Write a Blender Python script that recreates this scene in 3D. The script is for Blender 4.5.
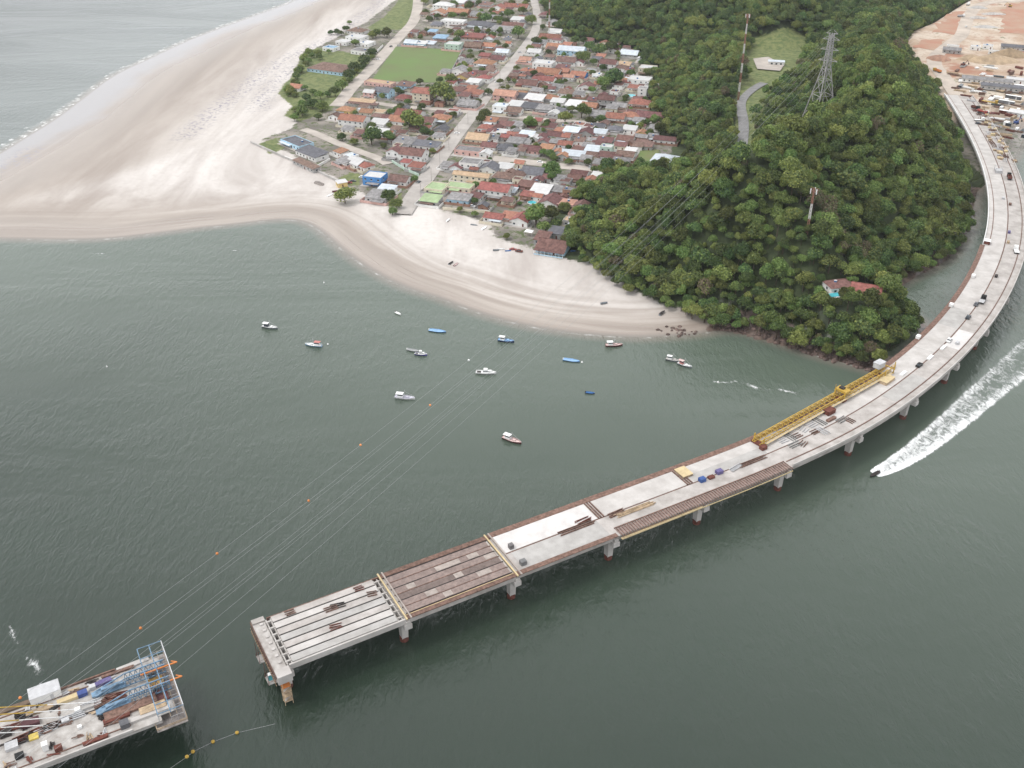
import bpy, math, random
import numpy as np
from mathutils import Vector, Matrix, noise as mnoise

R = math.radians
rnd = random.Random(7)
for o in list(bpy.data.objects):
    bpy.data.objects.remove(o)
S = bpy.context.scene
COL = S.collection

# ------------------------------------------------------------------ camera, sky, sun, exposure
PITCH, FPX, CAMH = R(31.5), 1000.0, 241.0
cam = bpy.data.cameras.new('camera')
cam.sensor_width = 36.0
cam.lens = 36.0 * FPX / 1024.0
cam.clip_start, cam.clip_end = 1.0, 12000.0
camo = bpy.data.objects.new('camera', cam)
camo.location = (0, 0, CAMH)
camo.rotation_euler = (R(90) - PITCH, 0, 0)
COL.objects.link(camo)
S.camera = camo

SUN_EL, SUN_AZ = R(60), R(-172)          # azimuth measured from +X, counter-clockwise: where the sun stands
world = bpy.data.worlds.new('World')
S.world = world
world.use_nodes = True
wn, wl = world.node_tree.nodes, world.node_tree.links
sky = wn.new('ShaderNodeTexSky')
sky.sky_type = 'NISHITA'
sky.sun_disc = False
sky.sun_elevation = SUN_EL
sky.sun_rotation = R(90) - SUN_AZ
sky.dust_density = 6.0
sky.air_density = 1.0
sky.ozone_density = 1.0
hs = wn.new('ShaderNodeHueSaturation')
hs.inputs['Saturation'].default_value = 0.18
wl.new(sky.outputs[0], hs.inputs['Color'])
bg = wn['Background']
bg.inputs['Strength'].default_value = 0.15
cl = wn.new('ShaderNodeMix')              # an even cloud layer over the clear sky
cl.data_type = 'RGBA'
cl.inputs[0].default_value = 0.75
cl.inputs[7].default_value = (7.4, 7.55, 7.75, 1)
wl.new(hs.outputs[0], cl.inputs[6])
wl.new(cl.outputs[2], bg.inputs['Color'])

sun = bpy.data.lights.new('sun', 'SUN')
sun.energy = 1.0
sun.angle = R(14)
sun.color = (1.0, 0.965, 0.92)
suno = bpy.data.objects.new('sun', sun)
dv = Vector((math.cos(SUN_AZ) * math.cos(SUN_EL), math.sin(SUN_AZ) * math.cos(SUN_EL), math.sin(SUN_EL)))
suno.rotation_euler = dv.to_track_quat('Z', 'Y').to_euler()
suno.location = dv * 800
COL.objects.link(suno)

S.view_settings.view_transform = 'Standard'
S.view_settings.look = 'None'
S.view_settings.exposure = 0.45
S.view_settings.gamma = 1.0
S.view_settings.use_curve_mapping = False
S.render.engine = 'CYCLES'
S.cycles.max_bounces = 5
S.cycles.volume_bounces = 1
S.cycles.transparent_max_bounces = 8

# ------------------------------------------------------------------ plan helpers: photograph point -> place in the world
def G(u, v, z=0.0):
    x, y = (u - 512) / FPX, (384 - v) / FPX
    d = math.sin(PITCH) - y * math.cos(PITCH)
    k = (CAMH - z) / d
    return (k * x, k * (math.cos(PITCH) + y * math.sin(PITCH)))
DK = 2.0                                  # the deck plan below is written for level 11; it stands DK higher
def lift(z): return z + DK * min(1, max(0, (z - 2) / 5))
def G3(u, v, z=0.0):
    if 10.98 <= z <= 11.5: z += DK
    a = G(u, v, z)
    return Vector((a[0], a[1], z))
def pj0(p):
    dz = p[2] - CAMH; fw = p[1] * math.cos(PITCH) - dz * math.sin(PITCH); up = p[1] * math.sin(PITCH) + dz * math.cos(PITCH)
    return 512 + FPX * p[0] / fw, 384 - FPX * up / fw
def GP(pts, z=0.0):
    return [G(u, v, z) for u, v in pts]
def slant(x, y):
    return y * math.cos(PITCH) + CAMH * math.sin(PITCH)

# ------------------------------------------------------------------ materials
MATS = {}
def pm(name, col, rough=0.85, var=0.18, scale=0.6, objvar=0.0, col2=None, metal=0.0, spec=0.3, huevar=0.0):
    m = bpy.data.materials.new(name)
    m.use_nodes = True
    n, l = m.node_tree.nodes, m.node_tree.links
    b = n['Principled BSDF']
    b.inputs['Roughness'].default_value = rough
    b.inputs['Metallic'].default_value = metal
    b.inputs['Specular IOR Level'].default_value = spec
    tc = n.new('ShaderNodeTexCoord')
    nz = n.new('ShaderNodeTexNoise')
    nz.inputs['Scale'].default_value = scale
    nz.inputs['Detail'].default_value = 5
    nz.inputs['Roughness'].default_value = 0.65
    l.new(tc.outputs['Object'], nz.inputs['Vector'])
    rp = n.new('ShaderNodeValToRGB')
    c2 = col2 or tuple(max(0, c * (1 - 2 * var)) for c in col)
    rp.color_ramp.elements[0].position = 0.32
    rp.color_ramp.elements[1].position = 0.66
    rp.color_ramp.elements[0].color = (*c2, 1)
    rp.color_ramp.elements[1].color = (*[min(1, c * (1 + var * .5)) for c in col], 1)
    l.new(nz.outputs['Fac'], rp.inputs['Fac'])
    out = rp.outputs['Color']
    if objvar or huevar:
        oi = n.new('ShaderNodeObjectInfo')
        mr = n.new('ShaderNodeMapRange')
        mr.inputs['To Min'].default_value = 1 - objvar
        mr.inputs['To Max'].default_value = 1 + objvar
        l.new(oi.outputs['Random'], mr.inputs['Value'])
        hv = n.new('ShaderNodeHueSaturation')
        l.new(mr.outputs[0], hv.inputs['Value'])
        if huevar:
            m2 = n.new('ShaderNodeMath'); m2.operation = 'MULTIPLY'; m2.inputs[1].default_value = 7.13
            fr = n.new('ShaderNodeMath'); fr.operation = 'FRACT'
            mh = n.new('ShaderNodeMapRange')
            mh.inputs['To Min'].default_value = 0.5 - huevar
            mh.inputs['To Max'].default_value = 0.5 + huevar
            l.new(oi.outputs['Random'], m2.inputs[0]); l.new(m2.outputs[0], fr.inputs[0]); l.new(fr.outputs[0], mh.inputs['Value'])
            l.new(mh.outputs[0], hv.inputs['Hue'])
        l.new(out, hv.inputs['Color'])
        out = hv.outputs['Color']
    l.new(out, b.inputs['Base Color'])
    MATS[name] = m
    return m

concrete = pm('concrete', (0.435, 0.405, 0.385), var=.14, scale=.16, rough=.9, col2=(.29, .265, .245))
concrete_new = pm('pale_concrete', (0.50, 0.475, 0.455), var=.08, scale=.14, rough=.9, col2=(.38, .355, .335))
concrete_grey = pm('grey_concrete', (0.40, 0.385, 0.37), var=.12, scale=.22, rough=.9, col2=(.31, .295, .28))
concrete_dirty = pm('stained_concrete', (0.42, 0.40, 0.38), var=.2, scale=.35, rough=.9, col2=(.27, .245, .225))
brownform = pm('formwork_brown', (0.195, 0.118, 0.092), var=.3, scale=.9, objvar=.15)
planks = pm('plywood_brown', (0.215, 0.165, 0.148), var=.18, scale=.9, objvar=.28)
ply = pm('plywood_yellow', (0.55, 0.44, 0.26), var=.12, scale=.5)
rust = pm('rust', (0.16, 0.055, 0.04), var=.3, scale=1.2)
dark = pm('dark_gap', (0.05, 0.042, 0.04), var=.3, scale=1)
yellow = pm('yellow_paint', (0.47, 0.315, 0.06), rough=.5, var=.15, scale=.7, col2=(.33, .20, .03))
blue = pm('blue_steel', (0.16, 0.26, 0.37), rough=.55, var=.25, scale=.8)
white = pm('white_paint', (0.78, 0.78, 0.77), rough=.6, var=.05, scale=.5)
greymetal = pm('galvanised_steel', (0.50, 0.50, 0.51), rough=.5, var=.12, scale=.6)
orange_m = pm('orange_paint', (0.60, 0.21, 0.06), rough=.5, var=.1)
redp = pm('red_paint', (0.30, 0.06, 0.05), rough=.5, var=.12, scale=.4)
purple = pm('violet_sheet', (0.13, 0.11, 0.25), rough=.7, var=.2)
cyan = pm('cyan_plastic', (0.10, 0.42, 0.47), rough=.5)
black = pm('black_rubber', (0.02, 0.02, 0.02), rough=.7)
glass_dark = pm('dark_glass', (0.035, 0.045, 0.055), rough=.15, var=.1, spec=.6)
bark = pm('bark', (0.11, 0.085, 0.06), var=.3, scale=3)
rock = pm('rock', (0.15, 0.105, 0.09), var=.35, scale=.5, objvar=.3)
sandheap = pm('heap_sand', (0.40, 0.30, 0.20), var=.2, scale=.15)
tan_m = pm('tan_timber', (0.44, 0.33, 0.22), var=.25, scale=.6, objvar=.2)
asphalt = pm('asphalt', (0.22, 0.215, 0.215), var=.15, scale=.25)
dirtroad = pm('sandy_road', (0.43, 0.385, 0.345), var=.14, scale=.07, col2=(.31, .275, .245))
streetm = pm('street_paving', (0.40, 0.37, 0.345), var=.12, scale=.09, col2=(.30, .275, .255))
field = pm('mown_grass', (0.115, 0.175, 0.055), var=.12, scale=.035, col2=(.13, .15, .065))
lawn = pm('lawn_grass', (0.115, 0.16, 0.05), var=.2, scale=.08, col2=(.15, .14, .07))
redsoil = pm('red_soil', (0.31, 0.15, 0.10), var=.25, scale=.05, col2=(.36, .25, .18))
poolw = pm('pool_water', (0.08, 0.42, 0.48), rough=.1)
wood_lp = pm('pole_concrete', (0.36, 0.34, 0.32), var=.1)

RC = dict(o=pm('orange_tile', (0.33, 0.165, 0.108), var=.22, scale=.5, objvar=.18, huevar=.012),
          r=pm('red_tile', (0.26, 0.105, 0.085), var=.24, scale=.5, objvar=.2, huevar=.012),
          m=pm('maroon_tile', (0.165, 0.082, 0.076), var=.28, scale=.5, objvar=.22, huevar=.015),
          b=pm('brown_tile', (0.18, 0.115, 0.095), var=.28, scale=.5, objvar=.2, huevar=.012),
          g=pm('grey_fibre_cement', (0.25, 0.24, 0.24), var=.25, scale=.4, objvar=.2),
          d=pm('slate_roof', (0.13, 0.13, 0.145), var=.22, scale=.4, objvar=.2),
          w=pm('white_metal_roof', (0.52, 0.515, 0.51), var=.08, scale=.3, objvar=.1),
          l=pm('pale_metal_roof', (0.50, 0.54, 0.58), var=.12, scale=.3, objvar=.12),
          t=pm('tan_tile', (0.46, 0.33, 0.22), var=.15, scale=.4, objvar=.1),
          n=pm('green_roof', (0.33, 0.42, 0.24), var=.15, scale=.2),
          s=pm('salmon_tile', (0.42, 0.235, 0.175), var=.18, scale=.4, objvar=.12),
          e=pm('blue_roof', (0.25, 0.37, 0.49), var=.15, scale=.4))
WC = dict(w=pm('white_wall', (0.74, 0.73, 0.71), var=.07, scale=.3, objvar=.08),
          c=pm('cream_wall', (0.66, 0.60, 0.48), var=.1, scale=.3, objvar=.1),
          y=pm('yellow_wall', (0.66, 0.50, 0.22), var=.1, scale=.3),
          p=pm('pink_wall', (0.62, 0.40, 0.36), var=.1, scale=.3),
          u=pm('blue_wall', (0.09, 0.25, 0.54), var=.1, scale=.3),
          l=pm('light_blue_wall', (0.42, 0.60, 0.72), var=.1, scale=.3),
          g=pm('grey_wall', (0.40, 0.39, 0.38), var=.15, scale=.3, objvar=.15),
          b=pm('brick_wall', (0.33, 0.19, 0.14), var=.2, scale=.4, objvar=.1),
          n=pm('pale_green_wall', (0.48, 0.60, 0.52), var=.1, scale=.3),
          o=pm('orange_wall', (0.68, 0.28, 0.13), var=.1, scale=.3))
RCN = dict(o='orange-tiled', r='red-tiled', m='maroon-tiled', b='brown-tiled', g='grey-roofed', d='slate-roofed', w='white-roofed',
           l='pale-metal-roofed', t='tan-tiled', n='green-roofed', s='salmon-roofed', e='blue-roofed')
RCS = dict(o='orange', r='red', m='maroon', b='brown', g='grey', d='slate', w='white', l='pale', t='tan', n='green', s='salmon', e='blue')
WCN = dict(w='white', c='cream', y='yellow', p='pink', u='blue', l='light blue', g='grey', b='brick', n='pale green', o='orange')

def leafmat(name, c1, c2, objvar=.25, huevar=.02, trans=.25):
    m = bpy.data.materials.new(name); m.use_nodes = True
    n, l = m.node_tree.nodes, m.node_tree.links
    b = n['Principled BSDF']
    b.inputs['Roughness'].default_value = .6
    b.inputs['Specular IOR Level'].default_value = .25
    geo = n.new('ShaderNodeNewGeometry')
    rp = n.new('ShaderNodeValToRGB')
    rp.color_ramp.elements[0].color = (*c1, 1); rp.color_ramp.elements[1].color = (*c2, 1)
    l.new(geo.outputs['Random Per Island'], rp.inputs['Fac'])
    oi = n.new('ShaderNodeObjectInfo')
    mr = n.new('ShaderNodeMapRange'); mr.inputs['To Min'].default_value = 1 - objvar; mr.inputs['To Max'].default_value = 1 + objvar
    l.new(oi.outputs['Random'], mr.inputs['Value'])
    m2 = n.new('ShaderNodeMath'); m2.operation = 'MULTIPLY'; m2.inputs[1].default_value = 9.31
    fr = n.new('ShaderNodeMath'); fr.operation = 'FRACT'
    mh = n.new('ShaderNodeMapRange'); mh.inputs['To Min'].default_value = .5 - huevar * 1.6; mh.inputs['To Max'].default_value = .5 + huevar * .6
    l.new(oi.outputs['Random'], m2.inputs[0]); l.new(m2.outputs[0], fr.inputs[0]); l.new(fr.outputs[0], mh.inputs['Value'])
    hv = n.new('ShaderNodeHueSaturation')
    l.new(mr.outputs[0], hv.inputs['Value']); l.new(mh.outputs[0], hv.inputs['Hue']); l.new(rp.outputs[0], hv.inputs['Color'])
    l.new(hv.outputs[0], b.inputs['Base Color'])
    tr = n.new('ShaderNodeBsdfTranslucent')
    l.new(hv.outputs[0], tr.inputs['Color'])
    mx = n.new('ShaderNodeMixShader'); mx.inputs[0].default_value = trans
    l.new(b.outputs[0], mx.inputs[1]); l.new(tr.outputs[0], mx.inputs[2])
    l.new(mx.outputs[0], n['Material Output'].inputs['Surface'])
    return m
leaf = leafmat('leaves_green', (0.064, 0.112, 0.032), (0.178, 0.240, 0.068), .52, .03)
leaf_y = leafmat('leaves_yellow_green', (0.12, 0.165, 0.04), (0.20, 0.24, 0.07), .2, .02)
leaf_d = leafmat('leaves_dark', (0.042, 0.082, 0.032), (0.110, 0.175, 0.058), .3, .02)
leaf_b = leafmat('twigs_grey_brown', (0.12, 0.10, 0.06), (0.19, 0.16, 0.10), .15, .015)

# ------------------------------------------------------------------ mesh helpers
class MB:
    def __init__(s): s.v, s.f, s.m, s.mats = [], [], [], []
    def mi(s, mat):
        if mat not in s.mats: s.mats.append(mat)
        return s.mats.index(mat)
    def add(s, vs, fs, mat):
        k = len(s.v); i = s.mi(mat)
        s.v += [tuple(p) for p in vs]
        for f in fs:
            s.f.append(tuple(a + k for a in f)); s.m.append(i)
        return s
    def box(s, c, size, mat, rz=0.0, M=None, taper=1.0):
        a, b, h = size[0] / 2, size[1] / 2, size[2] / 2
        vs = []
        for sz in (-1, 1):
            t = taper if sz > 0 else 1
            for sx, sy in ((-1, -1), (1, -1), (1, 1), (-1, 1)):
                x, y, z = sx * a * t, sy * b * t, sz * h
                if rz: x, y = x * math.cos(rz) - y * math.sin(rz), x * math.sin(rz) + y * math.cos(rz)
                p = Vector((x, y, z))
                if M is not None: p = M @ p
                vs.append((p[0] + c[0], p[1] + c[1], p[2] + c[2]))
        return s.add(vs, [(3, 2, 1, 0), (4, 5, 6, 7), (0, 1, 5, 4), (1, 2, 6, 5), (2, 3, 7, 6), (3, 0, 4, 7)], mat)
    def bar(s, p, q, r, mat, n=6, r2=None):
        p, q = Vector(p), Vector(q)
        d = (q - p)
        if d.length < 1e-6: return s
        d.normalize()
        a = d.cross(Vector((0, 0, 1)))
        if a.length < .01: a = Vector((1, 0, 0))
        a.normalize(); b = d.cross(a)
        r2 = r if r2 is None else r2
        vs = []
        for P_, rr in ((p, r), (q, r2)):
            for i in range(n):
                t = 2 * math.pi * i / n + math.pi / n
                vs.append(P_ + (a * math.cos(t) + b * math.sin(t)) * rr)
        fs = [(i, (i + 1) % n, n + (i + 1) % n, n + i) for i in range(n)] + [tuple(range(n))[::-1], tuple(range(n, 2 * n))]
        return s.add(vs, fs, mat)
    def path(s, pts, r, mat, n=5):
        pts = [Vector(p) for p in pts]
        vs, fs = [], []
        for i, p in enumerate(pts):
            d = pts[min(i + 1, len(pts) - 1)] - pts[max(i - 1, 0)]
            d.normalize()
            a = d.cross(Vector((0, 0, 1))); a = a.normalized() if a.length > .01 else Vector((1, 0, 0))
            b = d.cross(a)
            for k in range(n):
                t = 2 * math.pi * k / n
                vs.append(p + (a * math.cos(t) + b * math.sin(t)) * r)
        for i in range(len(pts) - 1):
            for k in range(n):
                fs.append((i * n + k, i * n + (k + 1) % n, (i + 1) * n + (k + 1) % n, (i + 1) * n + k))
        return s.add(vs, fs, mat)
    def prism(s, poly, z0, z1, mat):
        n = len(poly)
        ar = sum(poly[i][0] * poly[(i + 1) % n][1] - poly[(i + 1) % n][0] * poly[i][1] for i in range(n))
        if ar < 0: poly = poly[::-1]
        vs = [(x, y, z0) for x, y in poly] + [(x, y, z1) for x, y in poly]
        fs = [(i, (i + 1) % n, n + (i + 1) % n, n + i) for i in range(n)] + [tuple(range(n))[::-1], tuple(range(n, 2 * n))]
        return s.add(vs, fs, mat)
    def build(s, name, parent=None, loc=(0, 0, 0), rz=0.0, smooth=False):
        me = bpy.data.meshes.new(name)
        me.from_pydata(s.v, [], s.f)
        for m in s.mats: me.materials.append(m)
        me.polygons.foreach_set('material_index', s.m)
        if smooth: me.polygons.foreach_set('use_smooth', [True] * len(s.f))
        me.update()
        return link(name, me, parent, loc, rz)

def link(name, me, parent=None, loc=(0, 0, 0), rz=0.0):
    o = bpy.data.objects.new(name, me)
    COL.objects.link(o)
    o.location = loc
    o.rotation_euler = (0, 0, rz)
    if parent is not None: o.parent = parent
    return o
def thing(name, label, cat, loc=(0, 0, 0), rz=0.0, group=None):
    o = bpy.data.objects.new(name, None)
    COL.objects.link(o)
    o.empty_display_size = 1
    o.location = loc; o.rotation_euler = (0, 0, rz)
    return tag(o, label, cat, group)
def tag(o, label, cat, group=None, kind=None):
    o['label'] = label
    o['category'] = cat
    if group: o['group'] = group
    if kind: o['kind'] = kind
    return o
def struct(o, kind='structure'):
    o['kind'] = kind
    return o
def kids(o): return [c for c in COL.objects if c.parent == o]
def copy_tree(root, loc=None, rz=None, sc=None, label=None, group=None, tree=None):
    c = root.copy(); COL.objects.link(c)
    if loc is not None: c.location = loc
    if rz is not None: c.rotation_euler = (0, 0, rz)
    if sc is not None: c.scale = (sc, sc, sc) if not isinstance(sc, tuple) else sc
    if label: c['label'] = label
    if group: c['group'] = group
    for ch in (tree if tree is not None else kids(root)):
        d = ch.copy(); COL.objects.link(d); d.parent = c
    return c
def ordn(k):
    w = ['zeroth', 'first', 'second', 'third', 'fourth', 'fifth', 'sixth', 'seventh', 'eighth', 'ninth', 'tenth', 'eleventh', 'twelfth',
         'thirteenth', 'fourteenth', 'fifteenth', 'sixteenth', 'seventeenth', 'eighteenth', 'nineteenth', 'twentieth']
    if k < len(w): return w[k]
    return w[20].replace('eth', 'y-').replace('i', '').replace('twenty-', 'twenty-') + w[k - 20] if k < 40 else '%dth' % k
def ordn(k):
    w = ['zeroth', 'first', 'second', 'third', 'fourth', 'fifth', 'sixth', 'seventh', 'eighth', 'ninth', 'tenth', 'eleventh', 'twelfth',
         'thirteenth', 'fourteenth', 'fifteenth', 'sixteenth', 'seventeenth', 'eighteenth', 'nineteenth', 'twentieth']
    if k <= 20: return w[k]
    return ('twenty-' if k < 30 else 'thirty-') + w[k % 10] if k % 10 else {30: 'thirtieth', 40: 'fortieth'}[k]

# ------------------------------------------------------------------ plan geometry in numpy
def inpoly(x, y, poly):
    x, y = np.asarray(x, float), np.asarray(y, float)
    c = np.zeros(x.shape, bool)
    n = len(poly)
    for i in range(n):
        x1, y1 = poly[i]; x2, y2 = poly[(i + 1) % n]
        if y1 == y2: continue
        k = ((y1 > y) != (y2 > y)) & (x < (x2 - x1) * (y - y1) / (y2 - y1) + x1)
        c ^= k
    return c
def dline(x, y, pts, closed=False):
    x, y = np.asarray(x, float), np.asarray(y, float)
    d = np.full(x.shape, 1e12)
    n = len(pts)
    for i in range(n if closed else n - 1):
        x1, y1 = pts[i]; x2, y2 = pts[(i + 1) % n]
        dx, dy = x2 - x1, y2 - y1
        t = np.clip(((x - x1) * dx + (y - y1) * dy) / max(dx * dx + dy * dy, 1e-9), 0, 1)
        d = np.minimum(d, (x - x1 - t * dx) ** 2 + (y - y1 - t * dy) ** 2)
    return np.sqrt(d)
def sdp(x, y, poly):
    d = dline(x, y, poly, True)
    return np.where(inpoly(x, y, poly), d, -d)
def sst(a, b, x):
    t = np.clip((x - a) / (b - a), 0, 1)
    return t * t * (3 - 2 * t)
def smooth(pts, k=2):
    for _ in range(k):
        q = [pts[0]]
        for a, b in zip(pts[:-1], pts[1:]):
            q += [(a[0] * .75 + b[0] * .25, a[1] * .75 + b[1] * .25), (a[0] * .25 + b[0] * .75, a[1] * .25 + b[1] * .75)]
        q.append(pts[-1]); pts = q
    return pts

bay_px = [(-260, 250), (-160, 243), (-60, 240), (0, 238.5), (60, 240), (110, 239), (160, 233), (200, 228), (240, 224), (275, 219.5), (300, 220), (318, 228), (335, 243), (348, 254),
          (362, 264), (378, 274), (400, 285), (420, 292), (440, 298), (460, 306), (480, 313), (500, 319), (520, 324), (545, 329), (575, 333), (610, 336), (640, 337.5), (672, 336), (700, 333.5),
          (722, 329.5), (745, 331), (765, 337), (790, 346), (810, 353), (830, 359), (850, 364), (868, 369)]
rest_px = [(905, 369), (932, 352), (942, 338), (930, 328), (908, 314), (893, 300), (894, 287), (908, 279), (928, 270), (948, 258), (962, 243), (970, 225), (974, 205), (977, 192), (990, 180), (1005, 165), (1014, 158)]
ocean_px = [(360, -26), (330, -14), (310, -6), (290, 2.5), (256, 15), (225, 26), (185, 41), (150, 58), (112, 75), (85, 96), (55, 119), (30, 134), (0, 153), (-60, 185), (-160, 215), (-260, 232)]
BAY = smooth(GP(bay_px), 2)
OCEAN = smooth(GP(ocean_px), 2)
LAND = BAY + GP(rest_px) + [(420, 800), (560, 790), (900, 800), (6000, 900), (6000, 8000), (-200, 8000), (-280, 2600)] + OCEAN
forest_px = [(568, 250), (585, 262), (610, 280), (650, 300), (690, 314), (722, 325), (745, 327), (765, 332), (790, 341), (830, 353), (860, 360), (885, 361), (915, 348), (925, 334), (908, 316), (890, 300),
             (890, 286), (908, 275), (930, 265), (950, 253), (960, 240), (967, 222), (969, 205), (970, 190), (966, 165), (957, 140), (944, 112)]
FOREST = GP(forest_px, 3) + GP([(934, 92), (920, 74), (908, 56), (905, 42), (925, 27), (950, 12), (968, 0), (985, -14)], 9) + [(640, 2600), (20, 2600)] + \
    GP([(548, -8), (556, 4), (562, 24), (575, 33), (600, 38), (622, 44), (650, 48), (662, 75), (668, 100), (672, 132), (694, 145), (692, 168), (672, 172), (660, 178), (640, 177), (625, 172), (608, 186), (592, 200), (580, 214), (570, 234)], 3)
HILL = GP([(590, 255), (650, 296), (722, 324), (790, 342), (868, 364), (930, 340), (915, 318), (893, 298), (892, 286), (945, 256), (970, 215), (970, 185), (952, 125)], 2) + \
    GP([(925, 75), (905, 40), (880, 20)], 12) + GP([(842, 34), (800, 66), (772, 105), (745, 165), (690, 185), (640, 205), (605, 228)], 16)
VILLAGE = GP([(258, 140), (290, 128), (300, 110), (282, 92), (300, 55), (330, 40), (365, 22), (420, -20), (545, -20), (560, 30), (600, 40), (650, 52), (668, 100), (668, 160), (640, 170), (606, 190), (575, 225), (572, 240),
              (545, 250), (520, 238), (480, 222), (420, 205), (385, 205), (345, 186), (300, 160)], 2)
YARD = [(352, 792), (420, 800), (560, 790), (1200, 800), (1600, 2600), (760, 2600)] + GP([(1003, -14), (966, 4), (935, 24), (910, 34), (912, 50), (928, 76), (940, 92)], 10)

X0, X1, Y0, Y1, ST = -780.0, 900.0, 360.0, 1500.0, 3.0
def far(a0, a1, step, lo, hi):
    g = list(np.arange(a0, a1 + .1, step))
    p, s_ = g[0], step
    pre = []
    while p > lo:
        s_ *= 1.6; p = max(lo, p - s_); pre.append(p)
    p, s_ = g[-1], step
    post = []
    while p < hi:
        s_ *= 1.6; p = min(hi, p + s_); post.append(p)
    return np.array(pre[::-1] + g + post)
def vnoise(x, y, sc, seed=0):
    # smooth lattice noise, vectorised
    rs = np.random.RandomState(seed); T = rs.rand(64, 64)
    x, y = x / sc, y / sc
    xi, yi = np.floor(x).astype(int), np.floor(y).astype(int)
    fx, fy = x - xi, y - yi
    fx, fy = fx * fx * (3 - 2 * fx), fy * fy * (3 - 2 * fy)
    a, b = T[xi % 64, yi % 64], T[(xi + 1) % 64, yi % 64]
    c, d = T[xi % 64, (yi + 1) % 64], T[(xi + 1) % 64, (yi + 1) % 64]
    return (a * (1 - fx) + b * fx) * (1 - fy) + (c * (1 - fx) + d * fx) * fy

HILLH = 57
def height(x, y):
    x, y = np.asarray(x, float), np.asarray(y, float)
    sd = sdp(x, y, LAND)
    h = np.where(sd > 0, 2.3 * (1 - np.exp(-np.maximum(sd, 0) / 45)), 0.05 * sd)
    h = np.maximum(h, -4)
    d1 = sdp(x, y, HILL)
    h1 = HILLH * sst(0, 75, d1) * (.9 + .2 * vnoise(x, y, 60, 3)) + np.where(d1 > 0, 2.5 * vnoise(x, y, 22, 5), 0)
    df = sdp(x, y, FOREST)
    h3 = 10 * sst(0, 70, df) * sst(560, 700, y)
    h2 = np.minimum(.42 * np.maximum(df, 0), 130) * sst(930, 1080, y) * (.85 + .3 * vnoise(x, y, 110, 8))
    fr = np.where(df > 0, 3 * sst(0, 12, df), 0)
    dy = sdp(x, y, YARD)
    hy = 10.5 * sst(-14, 4, dy)
    tot = h + np.maximum(h1, 0) * (1 - .25 * sst(10, 60, h2)) + np.maximum(h2, h3 * (1 - sst(0, 30, d1))) + fr
    tot = np.maximum(tot, np.where(sd > -4, h + hy, h))
    return tot, sd, df, dy

# fine height table for standing things on the ground
HX, HY = np.arange(X0, X1 + .1, ST), np.arange(Y0, Y1 + .1, ST)
gx, gy = np.meshgrid(far(X0, X1, ST, -7000, 7000), far(Y0, Y1, ST, 340, 9000))
hz, sd, df, dyd = height(gx, gy)
_ix0 = int(np.argmin(abs(gx[0] - X0))); _iy0 = int(np.argmin(abs(gy[:, 0] - Y0)))
def zat(x, y):
    i = (x - X0) / ST; j = (y - Y0) / ST
    i0 = max(0, min(len(HX) - 2, int(i))); j0 = max(0, min(len(HY) - 2, int(j)))
    fx, fy = min(max(i - i0, 0), 1), min(max(j - j0, 0), 1)
    H = hz
    a = H[_iy0 + j0, _ix0 + i0] * (1 - fx) + H[_iy0 + j0, _ix0 + i0 + 1] * fx
    b = H[_iy0 + j0 + 1, _ix0 + i0] * (1 - fx) + H[_iy0 + j0 + 1, _ix0 + i0 + 1] * fx
    return float(a * (1 - fy) + b * fy)
def GT(u, v):
    """where the line of sight through a photograph point meets the terrain"""
    x, y = (u - 512) / FPX, (384 - v) / FPX
    d = Vector((x, math.cos(PITCH) + y * math.sin(PITCH), -math.sin(PITCH) + y * math.cos(PITCH)))
    t = 330.0
    while t < 2500:
        p = Vector((0, 0, CAMH)) + d * t
        if p.z <= max(0, zat(p.x, p.y)): return p
        t += 1.5
    return p

_v = GT(852, 301); VX, VY, VZ0 = _v.x, _v.y + 4, _v.z + 2.5
_w = 1 - sst(13, 24, np.hypot(gx - VX, (gy - VY) * 1.15))
hz = hz * (1 - _w) + VZ0 * _w
# ------------------------------------------------------------------ land
def grid_mesh(name, gx, gy, gz, mat, attrs, keep=None):
    ny, nx = gx.shape
    co = np.stack([gx, gy, gz], -1).reshape(-1, 3).astype(np.float32)
    idx = np.arange(nx * ny).reshape(ny, nx)
    f = np.stack([idx[:-1, :-1], idx[:-1, 1:], idx[1:, 1:], idx[1:, :-1]], -1).reshape(-1, 4)
    if keep is not None:
        k = keep.reshape(-1)[f].any(1)
        f = f[k]
    me = bpy.data.meshes.new(name)
    me.vertices.add(len(co)); me.vertices.foreach_set('co', co.ravel())
    me.loops.add(f.size); me.loops.foreach_set('vertex_index', f.ravel().astype(np.int32))
    me.polygons.add(len(f)); me.polygons.foreach_set('loop_start', np.arange(0, f.size, 4, dtype=np.int32))
    me.update(calc_edges=True)
    me.polygons.foreach_set('use_smooth', [True] * len(f))
    for k, a in attrs.items():
        at = me.attributes.new(k, 'FLOAT', 'POINT'); at.data.foreach_set('value', a.reshape(-1).astype(np.float32))
    me.materials.append(mat)
    me.validate()
    return link(name, me)

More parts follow.
